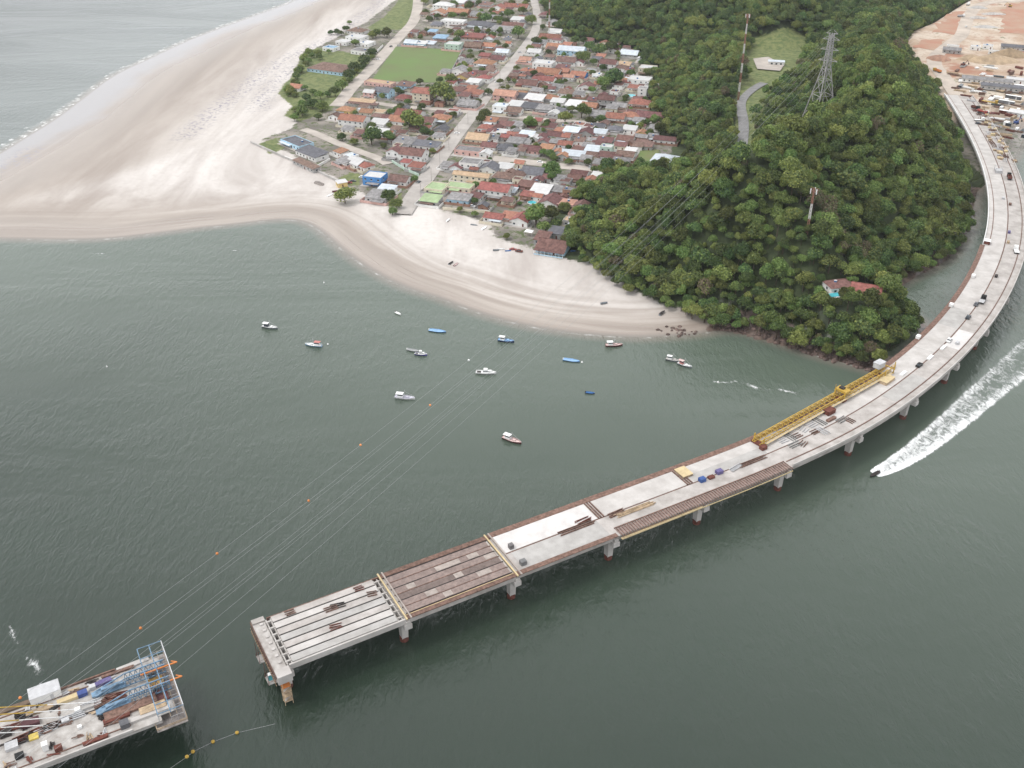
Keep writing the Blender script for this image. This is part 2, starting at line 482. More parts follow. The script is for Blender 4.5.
class NT:
    def __init__(s, name):
        s.m = bpy.data.materials.new(name); s.m.use_nodes = True
        s.n, s.l = s.m.node_tree.nodes, s.m.node_tree.links
        s.b = s.n['Principled BSDF']
    def attr(s, k):
        a = s.n.new('ShaderNodeAttribute'); a.attribute_name = k; return a.outputs['Fac']
    def pos(s): return s.n.new('ShaderNodeNewGeometry').outputs['Position']
    def math(s, op, a, b=None, c=None):
        q = s.n.new('ShaderNodeMath'); q.operation = op
        for i, v in enumerate((a, b, c)):
            if v is None: continue
            if isinstance(v, (int, float)): q.inputs[i].default_value = v
            else: s.l.new(v, q.inputs[i])
        return q.outputs[0]
    def noise(s, vec, scale, detail=4, rough=.55, dist=0):
        q = s.n.new('ShaderNodeTexNoise'); q.inputs['Scale'].default_value = scale; q.inputs['Detail'].default_value = detail
        q.inputs['Roughness'].default_value = rough; q.inputs['Distortion'].default_value = dist
        s.l.new(vec, q.inputs['Vector']); return q.outputs['Fac']
    def map(s, vec, sc=(1, 1, 1), rot=(0, 0, 0)):
        q = s.n.new('ShaderNodeMapping'); q.inputs['Scale'].default_value = sc; q.inputs['Rotation'].default_value = rot
        s.l.new(vec, q.inputs['Vector']); return q.outputs[0]
    def comb(s, *a):
        q = s.n.new('ShaderNodeCombineXYZ')
        for i, v in enumerate(a):
            if isinstance(v, (int, float)): q.inputs[i].default_value = v
            else: s.l.new(v, q.inputs[i])
        return q.outputs[0]
    def sep(s, v):
        q = s.n.new('ShaderNodeSeparateXYZ'); s.l.new(v, q.inputs[0]); return q.outputs
    def ss(s, v, a, b, lo=0., hi=1.):
        q = s.n.new('ShaderNodeMapRange'); q.interpolation_type = 'SMOOTHSTEP'
        q.inputs['From Min'].default_value = a; q.inputs['From Max'].default_value = b
        q.inputs['To Min'].default_value = lo; q.inputs['To Max'].default_value = hi
        s.l.new(v, q.inputs['Value']); return q.outputs[0]
    def mix(s, f, a, b):
        q = s.n.new('ShaderNodeMix'); q.data_type = 'RGBA'
        for sock, v in ((q.inputs[0], f), (q.inputs[6], a), (q.inputs[7], b)):
            if isinstance(v, tuple): sock.default_value = (*v, 1)
            elif isinstance(v, (int, float)): sock.default_value = v
            else: s.l.new(v, sock)
        return q.outputs[2]

L = NT('land')
pos = L.pos()
sdn = L.attr('sd')
px = L.sep(pos)
band = L.comb(L.math('MULTIPLY', sdn, .11), L.math('MULTIPLY', px[0], .006), L.math('MULTIPLY', px[1], .006))
nb = L.noise(band, 1.0, 4, .52, .8)
n1 = L.noise(pos, .03, 6, .6)
inl = L.noise(L.map(pos, (.030, .0042, 1), (0, 0, -.62)), 1, 6, .62, .5)
bm_ = L.n.new('ShaderNodeMix'); bm_.data_type = 'FLOAT'
L.l.new(L.ss(sdn, 14, 60), bm_.inputs[0]); L.l.new(nb, bm_.inputs[2]); L.l.new(inl, bm_.inputs[3])
nb = bm_.outputs[0]
n2 = L.noise(pos, .25, 5, .65)
dry = L.mix(L.ss(nb, .24, .70), (0.37, 0.33, 0.305), (0.585, 0.55, 0.52))
dry = L.mix(L.math('MULTIPLY', L.ss(n2, .45, .75), .35), dry, (0.37, 0.33, 0.295))
wetf = L.math('ADD', sdn, L.math('MULTIPLY', L.math('SUBTRACT', nb, .5), 46))
wetf = L.math('DIVIDE', wetf, L.math('ADD', 1.0, L.math('MULTIPLY', L.attr('oc'), 1.2)))
wetf = L.math('DIVIDE', wetf, L.math('ADD', 1.0, L.math('MULTIPLY', L.ss(px[0], -330, -130, 1.0, 0.0), 1.5)))
wcol = L.mix(L.ss(nb, .30, .75), (0.265, 0.222, 0.19), (0.345, 0.298, 0.26))
sand = L.mix(L.ss(wetf, 6, 50), wcol, dry)
film_sheen = L.math('MULTIPLY', L.attr('oc'), L.math('SUBTRACT', 1.0, L.ss(L.math('ADD', sdn, L.math('MULTIPLY', L.math('SUBTRACT', L.noise(pos, .012, 4, .6), .5), 60)), 16, 42)))
sand = L.mix(film_sheen, sand, (0.30, 0.285, 0.285))  # grey sky sheen of the thin water film put into the sand colour
sand = L.mix(L.ss(sdn, 0, 4), (0.20, 0.178, 0.155), sand)
debris = L.math('MULTIPLY', L.attr('wrack'), L.ss(L.noise(pos, .35, 5, .7), .50, .62))
sand = L.mix(debris, sand, (0.24, 0.225, 0.255))
dirt = L.mix(L.ss(n1, .38, .62), (0.135, 0.122, 0.105), (0.25, 0.222, 0.195))
dirt = L.mix(L.ss(n2, .50, .60), dirt, (0.085, 0.105, 0.045))
grs = L.mix(L.ss(n2, .35, .65), (0.085, 0.115, 0.04), (0.17, 0.185, 0.075))
fst = L.mix(L.ss(n2, .35, .65), (0.030, 0.042, 0.018), (0.055, 0.072, 0.03))
rck = L.mix(L.ss(n2, .35, .65), (0.07, 0.05, 0.042), (0.17, 0.125, 0.105))
yrd = L.mix(L.ss(n1, .35, .62), (0.37, 0.27, 0.195), (0.50, 0.43, 0.355))
yrd = L.mix(L.ss(n2, .52, .70), yrd, (0.29, 0.20, 0.145))
yrd = L.mix(L.ss(L.noise(pos, .018, 5, .65), .53, .63), yrd, (0.31, 0.16, 0.105))
yrd = L.mix(L.ss(L.noise(pos, .03, 6, .7), .60, .66), yrd, (0.13, 0.14, 0.07))
jit = L.math('MULTIPLY', L.math('SUBTRACT', n2, .5), 1.1)
def am(k): return L.ss(L.math('ADD', L.attr(k), jit), .35, .65)
c = L.mix(am('dirt'), sand, dirt)
c = L.mix(am('yard'), c, yrd)
c = L.mix(am('forest'), c, fst)
c = L.mix(am('grass'), c, grs)
c = L.mix(am('rock'), c, rck)
L.l.new(c, L.b.inputs['Base Color'])
rg = L.ss(wetf, 6, 24, .26, .92)
L.l.new(L.math('SUBTRACT', rg, L.math('MULTIPLY', film_sheen, .12)), L.b.inputs['Roughness'])
L.b.inputs['Specular IOR Level'].default_value = .35
bmp = L.n.new('ShaderNodeBump'); bmp.inputs['Strength'].default_value = .25; bmp.inputs['Distance'].default_value = .6
L.l.new(n2, bmp.inputs['Height']); L.l.new(bmp.outputs[0], L.b.inputs['Normal'])

oceanside = sst(0, 60, dline(gx, gy, BAY) - dline(gx, gy, OCEAN) + 30)
att = dict(sd=sd, oc=oceanside)
vd = sdp(gx, gy, VILLAGE)
att['dirt'] = sst(-4, 8, vd)
att['yard'] = sst(-16, 0, dyd)
GRASS = [GP([(404, 30), (413, 14), (415, -10), (405, -10), (395, 5), (383, 18), (368, 27), (370, 30)], 2),
         GP([(300, 55), (318, 48), (345, 52), (372, 58), (365, 70), (350, 82), (340, 100), (332, 110), (300, 122), (284, 116), (292, 106), (278, 94), (284, 84), (296, 74)], 2),
         GP([(258, 144), (276, 138), (284, 147), (272, 156)], 2), GP([(338, 178), (352, 172), (362, 176), (358, 186), (340, 184)], 2),
         GP([(380, 200), (388, 190), (400, 190), (404, 204), (392, 208)], 2), GP([(562, 240), (575, 222), (590, 232), (588, 252)], 2),
         [tuple(GT(u, v)[:2]) for u, v in ((735, 150), (736, 100), (739, 58), (748, 40), (792, 28), (812, 42), (810, 62), (794, 82), (768, 97), (762, 120), (752, 152))]]
gr = np.full(gx.shape, -1e9)
for p in GRASS: gr = np.maximum(gr, sdp(gx, gy, p))
att['grass'] = sst(-5, 5, gr)
sandy = dline(gx, gy, GP([p_ for p_ in bay_px if p_[0] < 715]))
att['forest'] = np.where((sandy > 80) & (gx < 330), sst(-26, -8, df), sst(-2, 8, df))
att['dirt'] = np.maximum(att['dirt'], sst(-60, -40, df) * sst(70, 90, sandy) * (dyd < 0))
RSH = GP([(726, 330), (745, 332), (765, 338), (790, 347), (810, 354), (830, 360), (850, 365), (868, 369), (905, 369), (932, 352), (942, 338), (930, 328), (908, 314), (893, 300), (894, 287), (908, 279), (928, 270), (948, 258), (962, 243), (970, 225), (974, 205), (977, 192)])
att['rock'] = 1 - sst(7, 12, dline(gx, gy, RSH))
WR = [GP([(0, 168), (30, 150), (20, 160)], 1), GP([(262, 75), (282, 62), (330, 40), (378, 6), (390, -8)], 1), GP([(185, 138), (215, 112), (250, 85), (268, 70)], 1), GP([(310, 60), (270, 85), (258, 110)], 1)]
wr = np.full(gx.shape, 1e9)
for p in WR: wr = np.minimum(wr, dline(gx, gy, p))
att['wrack'] = 1 - sst(3, 16, wr)
land = struct(grid_mesh('ground', gx, gy, hz, L.m, att, keep=hz > -3.6))

# ------------------------------------------------------------------ water
W = NT('water')
pos = W.pos()
wd = W.attr('wd'); oc = W.attr('oc')
big = W.noise(W.map(pos, (.006, .011, 1), (0, 0, .5)), 1, 4, .55, .4)
deep = W.mix(W.ss(big, .3, .7), (0.009, 0.018, 0.011), (0.019, 0.033, 0.022))
sh = W.ss(W.math('ADD', wd, W.math('MULTIPLY', big, 150)), 20, 400)
shc = W.mix(oc, (0.088, 0.112, 0.088), (0.105, 0.125, 0.115))
col = W.mix(sh, shc, deep)
edge = W.ss(wd, 0, 9)
col = W.mix(edge, (0.17, 0.155, 0.13), col)
fn = W.noise(pos, .14, 7, .72)
fwid = W.math('MULTIPLY', W.math('ADD', 1.1, W.math('MULTIPLY', oc, 13.0)), W.math('MULTIPLY', W.math('SUBTRACT', W.noise(pos, .022, 3, .6), .25), 1.9))
fm = W.math('MULTIPLY', W.math('SUBTRACT', 1.0, W.ss(W.math('ABSOLUTE', W.math('SUBTRACT', wd, .6)), .3, 1.3)), W.ss(fn, .46, .80))
fm2 = W.math('MULTIPLY', W.math('LESS_THAN', wd, fwid), W.math('MULTIPLY', oc, W.ss(fn, .46, .74)))
foam = W.math('MINIMUM', W.math('ADD', W.math('MULTIPLY', fm, .5), fm2), 1.0)
foam = W.math('MULTIPLY', foam, W.attr('surf'))
col = W.mix(foam, col, (0.80, 0.80, 0.79))
W.l.new(col, W.b.inputs['Base Color'])
W.b.inputs['IOR'].default_value = 1.47
rough = W.math('ADD', W.ss(big, .3, .7, .06, .11), W.math('MULTIPLY', foam, .6))
W.l.new(rough, W.b.inputs['Roughness'])
r1 = W.noise(W.map(pos, (.34, .14, .3), (0, 0, .62)), 1, 5, .62, .5)
r2 = W.noise(W.map(pos, (.9, .45, .5), (0, 0, .3)), 1, 3, .6)
hh = W.math('ADD', W.math('MULTIPLY', r1, 1.0), W.math('MULTIPLY', r2, .35))
bm = W.n.new('ShaderNodeBump'); bm.inputs['Strength'].default_value = 1.0; bm.inputs['Distance'].default_value = .60
W.l.new(W.math('MULTIPLY', hh, W.ss(W.noise(W.map(pos, (.004, .012, 1), (0, 0, -.5)), 1, 4, .6, .6), .34, .66, .25, 1.45)), bm.inputs['Height']); W.l.new(bm.outputs[0], W.b.inputs['Normal'])
wx, wy = np.meshgrid(far(-640, 560, 3.0, -7000, 7000), far(120, 1440, 3.0, -3000, 9000))
wsd = -sdp(wx, wy, LAND)
_db, _do = dline(wx, wy, BAY), dline(wx, wy, OCEAN)
_dr = dline(wx, wy, GP(rest_px))
wat = dict(wd=wsd, oc=sst(-20, 60, _db - _do), surf=sst(-2, 10, _dr - np.minimum(_db, _do) + 4))
water = struct(grid_mesh('water', wx, wy, np.zeros_like(wx), W.m, wat, keep=wsd > -16))

# ------------------------------------------------------------------ flat sheets: roads, fields
def ribbon(name, pts, wid, mat, z, drape=False, sub=2):
    pts = smooth(pts, sub)
    vs, fs = [], []
    for i, p in enumerate(pts):
        a, b = pts[max(i - 1, 0)], pts[min(i + 1, len(pts) - 1)]
        t = Vector((b[0] - a[0], b[1] - a[1])).normalized()
        w = wid if not callable(wid) else wid(i / (len(pts) - 1))
        for k in (-.5, 0, .5):
            x, y = p[0] - t.y * w * k, p[1] + t.x * w * k
            vs.append((x, y, (zat(x, y) if drape else 0) + z))
    for i in range(len(pts) - 1):
        for k in (0, 1):
            fs.append((3 * i + k + 1, 3 * i + k, 3 * i + 3 + k, 3 * i + 4 + k))
    return MB().add(vs, fs, mat).build(name)
def rough(poly, amp, seed):
    out = []
    for a, b in zip(poly, poly[1:] + poly[:1]):
        k_ = max(1, int(math.dist(a, b) / 5))
        for i_ in range(k_):
            t_ = i_ / k_
            x, y = a[0] + (b[0] - a[0]) * t_, a[1] + (b[1] - a[1]) * t_
            out.append((x + amp * mnoise.noise(Vector((x * .07, y * .07, seed))), y + 2 * amp * mnoise.noise(Vector((x * .07, y * .07, seed + 9)))))
    return out
def sheet(name, poly, mat, z, drape=False):
    if mat is redsoil: poly = rough(poly, 7, z)
    n = len(poly)
    ar = sum(poly[i][0] * poly[(i + 1) % n][1] - poly[(i + 1) % n][0] * poly[i][1] for i in range(n))
    if ar < 0: poly = poly[::-1]
    return MB().add([(x, y, z + (zat(x, y) if drape else 0)) for x, y in poly], [tuple(range(n))], mat).build(name)

VZ = 2.42
struct(ribbon('sandy_road', GP([(418, -10), (418, 8), (414, 22), (404, 32), (391, 46), (379, 60), (365, 75), (350, 89), (343, 99), (336, 106)], 2.4), 12, dirtroad, VZ))
struct(ribbon('main_street', GP([(402, 214), (408, 205), (420, 187), (432, 170), (445, 151), (455, 137), (465, 124), (477.5, 108), (490, 91), (500, 78), (510, 66), (519, 54), (529, 41), (536, 30), (538, 18), (535, 4), (531, -10)], 2.4), lambda t: 12.5 - 4 * t, streetm, VZ + .02))
struct(ribbon('cross_street', GP([(472, 155), (481, 157), (520, 161), (560, 166), (612, 171)], 2.4), 11, dirtroad, VZ + .01))
struct(ribbon('back_cross_street', GP([(484, 113), (500, 115.5), (530, 118), (560, 121), (604, 123)], 2.4), 8, dirtroad, VZ + .012))
struct(ribbon('field_lane', GP([(350, 99), (375, 103), (400, 106.5), (435, 109), (470, 112)], 2.4), 8, dirtroad, VZ + .014))
struct(ribbon('beach_lane', GP([(303, 129), (315, 133), (335, 142), (355, 150), (378, 158), (388, 164)], 2.4), 8, dirtroad, VZ + .016))
struct(ribbon('far_lane', GP([(424, 20), (450, 28), (480, 34), (520, 40)], 2.4), 6, dirtroad, VZ + .018))
struct(sheet('football_field', GP([(371, 81), (396, 46.5), (462, 50), (444, 83), (420, 82)], 2.4), field, VZ + .03))
struct(sheet('lawn', GP([(640, 151), (659, 150), (655, 169), (632, 167)], 2.4), lawn, .45, True))
hr = [tuple(GT(u, v)[:2]) for u, v in ((742, 158), (743, 140), (744, 125), (740, 108), (742, 100), (750, 92), (759, 86), (764, 84))]
struct(ribbon('hill_road', hr, 7.5, asphalt, .7, True))
site = [GT(u, v) for u, v in ((753, 60), (768, 58), (784, 66), (780, 72), (757, 70))]
struct(sheet('sand_pad', [tuple(p[:2]) for p in site], dirtroad, 1.0, True))
def yz(pts): return GP(pts, 12.9)
struct(sheet('red_soil_patch', yz([(932, 33), (949, 14), (966, 10), (964, 22), (960, 34)]), redsoil, 12.95))
struct(sheet('red_soil_patch', yz([(999, 33), (1006, 5), (1040, 0), (1034, 34)]), redsoil, 12.95))
struct(sheet('red_soil_patch', yz([(916, 48), (920, 40), (944, 39), (940, 50)]), redsoil, 12.96))
struct(ribbon('haul_road', yz([(1050, -2), (1010, 1), (985, 2), (970, 12), (965, 25), (962, 36), (950, 44), (930, 60), (945, 78), (960, 100)]), 13, pm('haul_road_sand', (0.47, 0.405, 0.345), var=.15, scale=.06), 12.98))

# ------------------------------------------------------------------ main bridge
LE = [(-79.2, 230.2), (-36.2, 254.6), (7, 279.2), (51, 304.1), (95, 329.3), (134, 356), (171.4, 390.5), (205, 428.5), (236, 471.5), (266, 522), (290, 573.5), (309, 625), (325, 680), (339, 738), (351.5, 800), (357, 830)]
WID = 22.6
LEs = smooth(LE, 3)
seg = [0]
for a, b in zip(LEs[:-1], LEs[1:]): seg.append(seg[-1] + math.dist(a, b))
BL = seg[-1]
def BP(s, n=0.0, z=11.0):
    s = max(0, min(BL - 1e-3, s))
    i = int(np.searchsorted(seg, s, 'right')) - 1
    t = (s - seg[i]) / (seg[i + 1] - seg[i])
    def tang(j):
        a, b = LEs[max(j - 3, 0)], LEs[min(j + 3, len(LEs) - 1)]
        return Vector((b[0] - a[0], b[1] - a[1])).normalized()
    d = (tang(i) * (1 - t) + tang(i + 1) * t).normalized()
    x = LEs[i][0] * (1 - t) + LEs[i + 1][0] * t; y = LEs[i][1] * (1 - t) + LEs[i + 1][1] * t
    return Vector((x + d.y * n, y - d.x * n, lift(z)))
def BA(s):
    a, b = BP(s - 1), BP(s + 1)
    return math.atan2(b.y - a.y, b.x - a.x)
def Bfind(u, v, z=11.0):
    """(s, n) of a photograph point on the deck"""
    x, y = G(u, v, z + DK)
    best = (1e9, 0, 0)
    for s in np.arange(0, BL, 1.0):
        p = BP(s, 0); q = BP(s, 1)
        nx, ny = q.x - p.x, q.y - p.y
        n = (x - p.x) * nx + (y - p.y) * ny
        e = abs((x - p.x) * -ny + (y - p.y) * nx)
        if e < best[0] and -12 < n < 36: best = (e, s, n)
    return best[1], best[2]
def sweep(mb, s0, s1, sect, mat, step=6.0):
    """sect: closed list of (n, z), swept along the bridge"""
    k = max(1, int(math.ceil((s1 - s0) / step)))
    m = len(sect); vs, fs = [], []
    for i in range(k + 1):
        s = s0 + (s1 - s0) * i / k
        for n, z in sect: vs.append(BP(s, n, z))
    for i in range(k):
        for j in range(m):
            fs.append((i * m + j, i * m + (j + 1) % m, (i + 1) * m + (j + 1) % m, (i + 1) * m + j))
    fs += [tuple(range(m))[::-1], tuple(range(k * m, k * m + m))]
    return mb.add(vs, fs, mat)
def rect(n0, n1, z0, z1): return [(n0, z1), (n0, z0), (n1, z0), (n1, z1)]

bridge = thing('road_bridge', 'long curved concrete road bridge under construction joining the wooded headland', 'bridge')
J = [0, 49.5 * .81]      # joints every span; filled below from the photograph
SP = 40.0
# precast girders of the open first span, their pockets at both ends
for k in range(7):
    n0 = .55 + k * 3.12
    mb = MB()
    sweep(mb, .9, 39.4, rect(n0 + 1.05, n0 + 1.65, 8.7, 10.75), concrete_dirty, 40)
    sweep(mb, 2.9, 37.3, rect(n0, n0 + 2.55, 10.76, 11.0), concrete_new if k in (1, 5) else concrete_grey if k in (3, 6) else concrete, 40)
    sweep(mb, 1.6, 39.2, rect(n0 + .8, n0 + 1.9, 8.5, 8.69), concrete_dirty, 40)
    mb.build('girder', bridge)
for s0 in (1.1, 2.5, 37.4, 38.8):
    mb = MB(); sweep(mb, s0, s0 + .35, rect(.7, 21.9, 8.9, 10.6), concrete_dirty); mb.build('diaphragm', bridge)
mb = MB(); sweep(mb, 1.6, 40, rect(21.9, 22.5, 8.7, 10.7), concrete_new, 40); sweep(mb, 1.6, 40, rect(.05, .5, 8.7, 10.9), brownform, 40); mb.build('edge_beam', bridge)
mb = MB(); sweep(mb, 3.2, 38, rect(.7, 21.8, 8.72, 8.86), dark, 40); mb.build('gap_shade_sheet', bridge)  # added dark sheet; gives the gaps between girders their shade by colour
# span with formwork boards between the girders
mb = MB(); sweep(mb, 40.6, 80, rect(.4, 22.4, 8.7, 10.55), concrete, 40); mb.build('span_girders', bridge)
for k in range(6):
    mb = MB(); sweep(mb, 41.4, 79.2, rect(1.9 + k * 3.08, 1.9 + k * 3.08 + 2.72, 10.56, 10.8 + .01 * k), planks, 40); mb.build('formwork_board', bridge)
for k in range(7):
    mb = MB(); sweep(mb, 41, 79.6, rect(1.55 + k * 3.08, 1.82 + k * 3.08, 10.56, 10.92), brownform if k % 2 else dark, 40); mb.build('girder_top', bridge)
lt = pm('pale_board', (0.36, 0.31, 0.28), var=.15)
for s0, k, ln in ((58, 1, 9), (70, 1, 4), (50, 4, 4), (62, 3, 3), (69, 4, 5), (46, 2, 3), (75, 2, 4), (55, 5, 3)):
    mb = MB(); sweep(mb, s0, s0 + ln, rect(2.1 + k * 3.08, 4.4 + k * 3.08, 10.86, 10.93), lt, 40); mb.build('loose_board', bridge)
mb = MB(); sweep(mb, 40, 82, rect(-.5, 1.5, 10.62, 11.05), brownform, 40); sweep(mb, 40, 82, rect(20.6, 22.7, 10.6, 10.95), brownform, 40); sweep(mb, 40, 81, rect(20.9, 21.1, 10.96, 11.05), ply, 40); mb.build('edge_formwork', bridge)
for s in (40, 80.3):
    mb = MB()
    for d, m_ in ((0, ply), (1.5, lt)):
        a, b = BP(s + d, -.8, 11.2), BP(s + d, 23.2, 11.2)
        mb.bar(a, b, .33, m_, 4)
    mb.build('cross_beam', bridge)
# finished deck
END = BL
mb = MB(); sweep(mb, 81, END, rect(.7, 21.9, 8.7, 10.55), concrete, 6); mb.build('deck_girder', bridge)
mb = MB(); sweep(mb, 82, END, rect(0, 11.0, 10.56, 11.0), concrete_new, 6); mb.build('deck_slab', bridge)
mb = MB(); sweep(mb, 82, END, rect(11.6, 22.6, 10.56, 11.0), concrete, 6); mb.build('deck_slab', bridge)
mb = MB(); sweep(mb, 82, END, rect(11.0, 11.6, 10.56, 10.9), brownform, 6); mb.build('centre_joint', bridge)
sT, _ = Bfind(985, 245)      # left edge: formwork before, white barrier after
mb = MB(); sweep(mb, 82, sT, rect(-1.0, 1.5, 10.62, 11.12), brownform, 6); mb.build('edge_formwork', bridge)
mb = MB(); sweep(mb, sT + 1, END, rect(.0, .42, 11.0, 12.3), white, 6); sweep(mb, sT + 1, END, rect(.43, 3.0, 11.0, 11.25), concrete_new, 6); mb.build('parapet', bridge)
mb = MB(); sweep(mb, sT + 1, END, rect(3.02, 3.45, 11.0, 11.2), brownform, 6); mb.build('kerb_joint', bridge)
# right edge
mb = MB(); sweep(mb, 82, 121, rect(20.9, 22.9, 11.0, 11.2), brownform, 6); mb.build('edge_formwork', bridge)
mb = MB(); sweep(mb, 202, END, rect(18.8, 19.25, 11.0, 11.2), brownform, 6); mb.build('kerb_joint', bridge)
mb = MB(); sweep(mb, 202, END, rect(22.2, 22.6, 11.0, 11.9), concrete_new, 6); mb.build('parapet', bridge)
mb = MB()
sweep(mb, 122, 201, rect(18.4, 18.7, 11.0, 11.4), brownform, 8); sweep(mb, 122, 201, rect(23.6, 23.85, 9.8, 10.15), ply, 8)
sweep(mb, 122, 158, rect(22.8, 23.5, 9.9, 10.05), ply, 8)
s = 122.6
while s < 201:
    mb.bar(BP(s, 18.5, 11.38), BP(s, 23.7, 11.0), .16, brownform, 4)
    mb.bar(BP(s, 23.6, 10.95), BP(s, 22.2, 9.6), .10, brownform, 4)
    s += 1.15
mb.build('overhang_bracket', bridge)
mb = MB(); sweep(mb, 122, 201, rect(19, 22.6, 11.0, 11.06), planks, 8); mb.build('overhang_boards', bridge)
for s in (120.5, 160.5):
    mb = MB()
    for d in (0, 1.0, 2.1): mb.bar(BP(s + d, 1.6, 11.15), BP(s + d, 11.2, 11.15), .34, brownform, 4)
    mb.build('pour_joint', bridge)
for sa in range(240, int(END) - 10, 40):
    mb = MB(); sweep(mb, sa, sa + .35, rect(1.6, 11, 11.0, 11.012), concrete_grey, 1); sweep(mb, sa + .1, sa + .4, rect(11.6, 18.7, 11.0, 11.012), concrete_grey, 1); mb.build('expansion_joint', bridge)
slabw = pm('fresh_white_slab', (.60, .58, .565), var=.05, scale=.2, col2=(.49, .465, .45))
# grey and pale rectangles of separately poured concrete
for s0, s1, n0, n1, m_ in ((82.5, 120, 1.6, 10.9, slabw), (84, 119, 11.7, 20.6, concrete_grey), (123.5, 160, 1.6, 10.8, concrete_new), (164, 200, 1.7, 6.5, concrete_new), (164, 200, 6.6, 10.9, concrete_grey),
                         (270, 296, 11.8, 18.7, concrete_grey), (330, 350, 11.8, 18.7, slabw), (350, 372, 1.7, 10.8, concrete_grey)):
    mb = MB(); sweep(mb, s0, s1, rect(n0, n1, 11.001, 11.02), m_, 6); mb.build('slab_pour', bridge)
# piers
for i in range(12):
    s = i * SP + (1.2 if i == 0 else .3)
    if s > 420: break
    pier = MB()
    ce = 23.6 if i else 24.5
    a = BA(s)
    p = BP(s, 11.3, 0)
    pier.box((p.x, p.y, lift(7.55)), (2.6, ce, 1.9), concrete_new, a)
    pier = pier.build('pier', bridge)
    for n in (4.2, 18.4):
        q = BP(s, n, 0)
        cb = MB(); cb.box((q.x, q.y, 5.1), (2.1, 2.4, 7.0), concrete_new, a, taper=1.15); cb.build('column', pier)
        cb = MB(); cb.bar((q.x, q.y, -3), (q.x, q.y, 1.8), 1.45, rust, 14); cb.build('pile', pier)
    for n in (.3, 22.4):
        q = BP(s, n, 0)
        cb = MB(); cb.box((q.x, q.y, 11.1), (1.6, 1.1, 1.2), concrete_new, a); cb.build('bearing_block', pier)
# open end: bare cap wall with hanging platforms
a0 = BA(3)
p = BP(0, 11.3, 0)
mb = MB()
for dn in (0,):
    q = BP(-.1, 11.3); 
def B0(s, n, z):      # straight extension of the bridge axis before its first joint
    p0, d = BP(0, n, z), (BP(3, n, z) - BP(0, n, z)).normalized()
    return p0 + d * s
for s, w_, z0, z1 in ((-1.1, 3.9, 8.2, 9.9), (-3.2, .25, 8.9, 10.2)):
    a, b = B0(s, -1.2, (z0 + z1) / 2), B0(s, 24.4, (z0 + z1) / 2); c_ = (a + b) / 2
    mb.box(c_, (w_, (b - a).length, z1 - z0), concrete_dirty if w_ > 1 else brownform, a0)
c_ = B0(-.9, 24.2, 9.3); mb.box(c_, (4.4, 3.6, 3.0), concrete_new, a0)
c_ = B0(-.9, -.6, 9.6); mb.box(c_, (4.0, 2.0, 1.6), concrete_dirty, a0)
for n in range(1, 23, 3):
    c_ = B0(-.4, n + .4, 10.05); mb.box(c_, (1.0, .9, .5), concrete_new, a0)
for k in range(22):
    c_ = B0(-3.5, k * 1.15, 7.6); mb.box(c_, (.12, .12, 3.2), rust, a0)
for z in (6.6, 7.8): 
    a, b = B0(-3.5, -1, z), B0(-3.5, 24.5, z); mb.bar(a, b, .1, tan_m, 4)
mb.build('end_cap', bridge)

def scaffold(label, s, n, z, ls, ln, mats, posts=True, down=5.5):
    t = thing('work_platform', label, 'platform', Vector((*B0(s, n, 0)[:2], 0)), a0)
    z += 1.4
    mb = MB(); mb.box((0, 0, z), (ls, ln, .15), mats[0]); mb.build('deck', t)
    mb = MB()
    for sx in (-1, 1):
        for sy in (-1, 1):
            mb.bar((sx * ls / 2, sy * ln / 2, z), (sx * ls / 2, sy * ln / 2, z + 1.1), .06, mats[1], 4)
            if posts: mb.bar((sx * ls * .42, sy * ln * .42, z), (sx * ls * .42, sy * ln * .42, 10.6), .09, mats[1], 4)
        mb.bar((sx * ls / 2, -ln / 2, z + 1.1), (sx * ls / 2, ln / 2, z + 1.1), .05, mats[1], 4)
        mb.bar((-ls / 2, sx * ln / 2, z + 1.1), (ls / 2, sx * ln / 2, z + 1.1), .05, mats[1], 4)
    mb.build('guard_rail', t)
    return t
scaffold('grey hanging work platform under the open bridge end, nearer the beach', -3.2, 8, 3.2, 2.8, 3.6, (concrete_grey, rust))
scaffold('grey hanging work platform carrying the cyan cabin at the bridge end', -3.4, 17.5, 3.0, 2.8, 3.8, (concrete_grey, rust))
scaffold('brown timber platform strip along the face of the open bridge end', -2.6, 11, 6.6, 1.2, 17, (planks, rust), True)
t = thing('toilet_cabin', 'small cyan site cabin on the platform below the open bridge end', 'cabin', Vector((*B0(-3.6, 17.2, 0)[:2], 4.48)), a0)
mb = MB(); mb.box((0, 0, 1.05), (1.2, 1.2, 2.1), cyan); mb.build('body', t)
mb = MB(); mb.box((0, 0, 2.18), (1.3, 1.3, .16), white, taper=.85); mb.build('roof', t)
mb = MB(); mb.box((-.62, 0, 1.0), (.04, .8, 1.8), white); mb.build('door', t)
t = thing('stair_tower', 'pale scaffold stair hanging below the corner of the open bridge end', 'stair tower', Vector((*B0(-.9, 24.6, 0)[:2], 0)), a0)
mb = MB()
for sx in (-1, 1):
    for sy in (-1, 1): mb.bar((sx * 1.2, sy * 1.1, .2), (sx * 1.2, sy * 1.1, 10.6), .10, tan_m, 4)
mb.build('frame', t)
for k, z in enumerate((1.6, 3.6, 5.6, 7.6)):
    mb = MB(); mb.box((0, 0, z), (2.6, 2.3, .18), orange_m if k == 3 else tan_m); mb.build('landing', t)
    if k < 3:
        mb = MB()
        for q in range(6): mb.box((-.9 + q * .36, (.5 if k % 2 else -.5), z + .28 * (q + 1)), (.34, .8, .07), concrete_new)
        mb.build('flight', t)

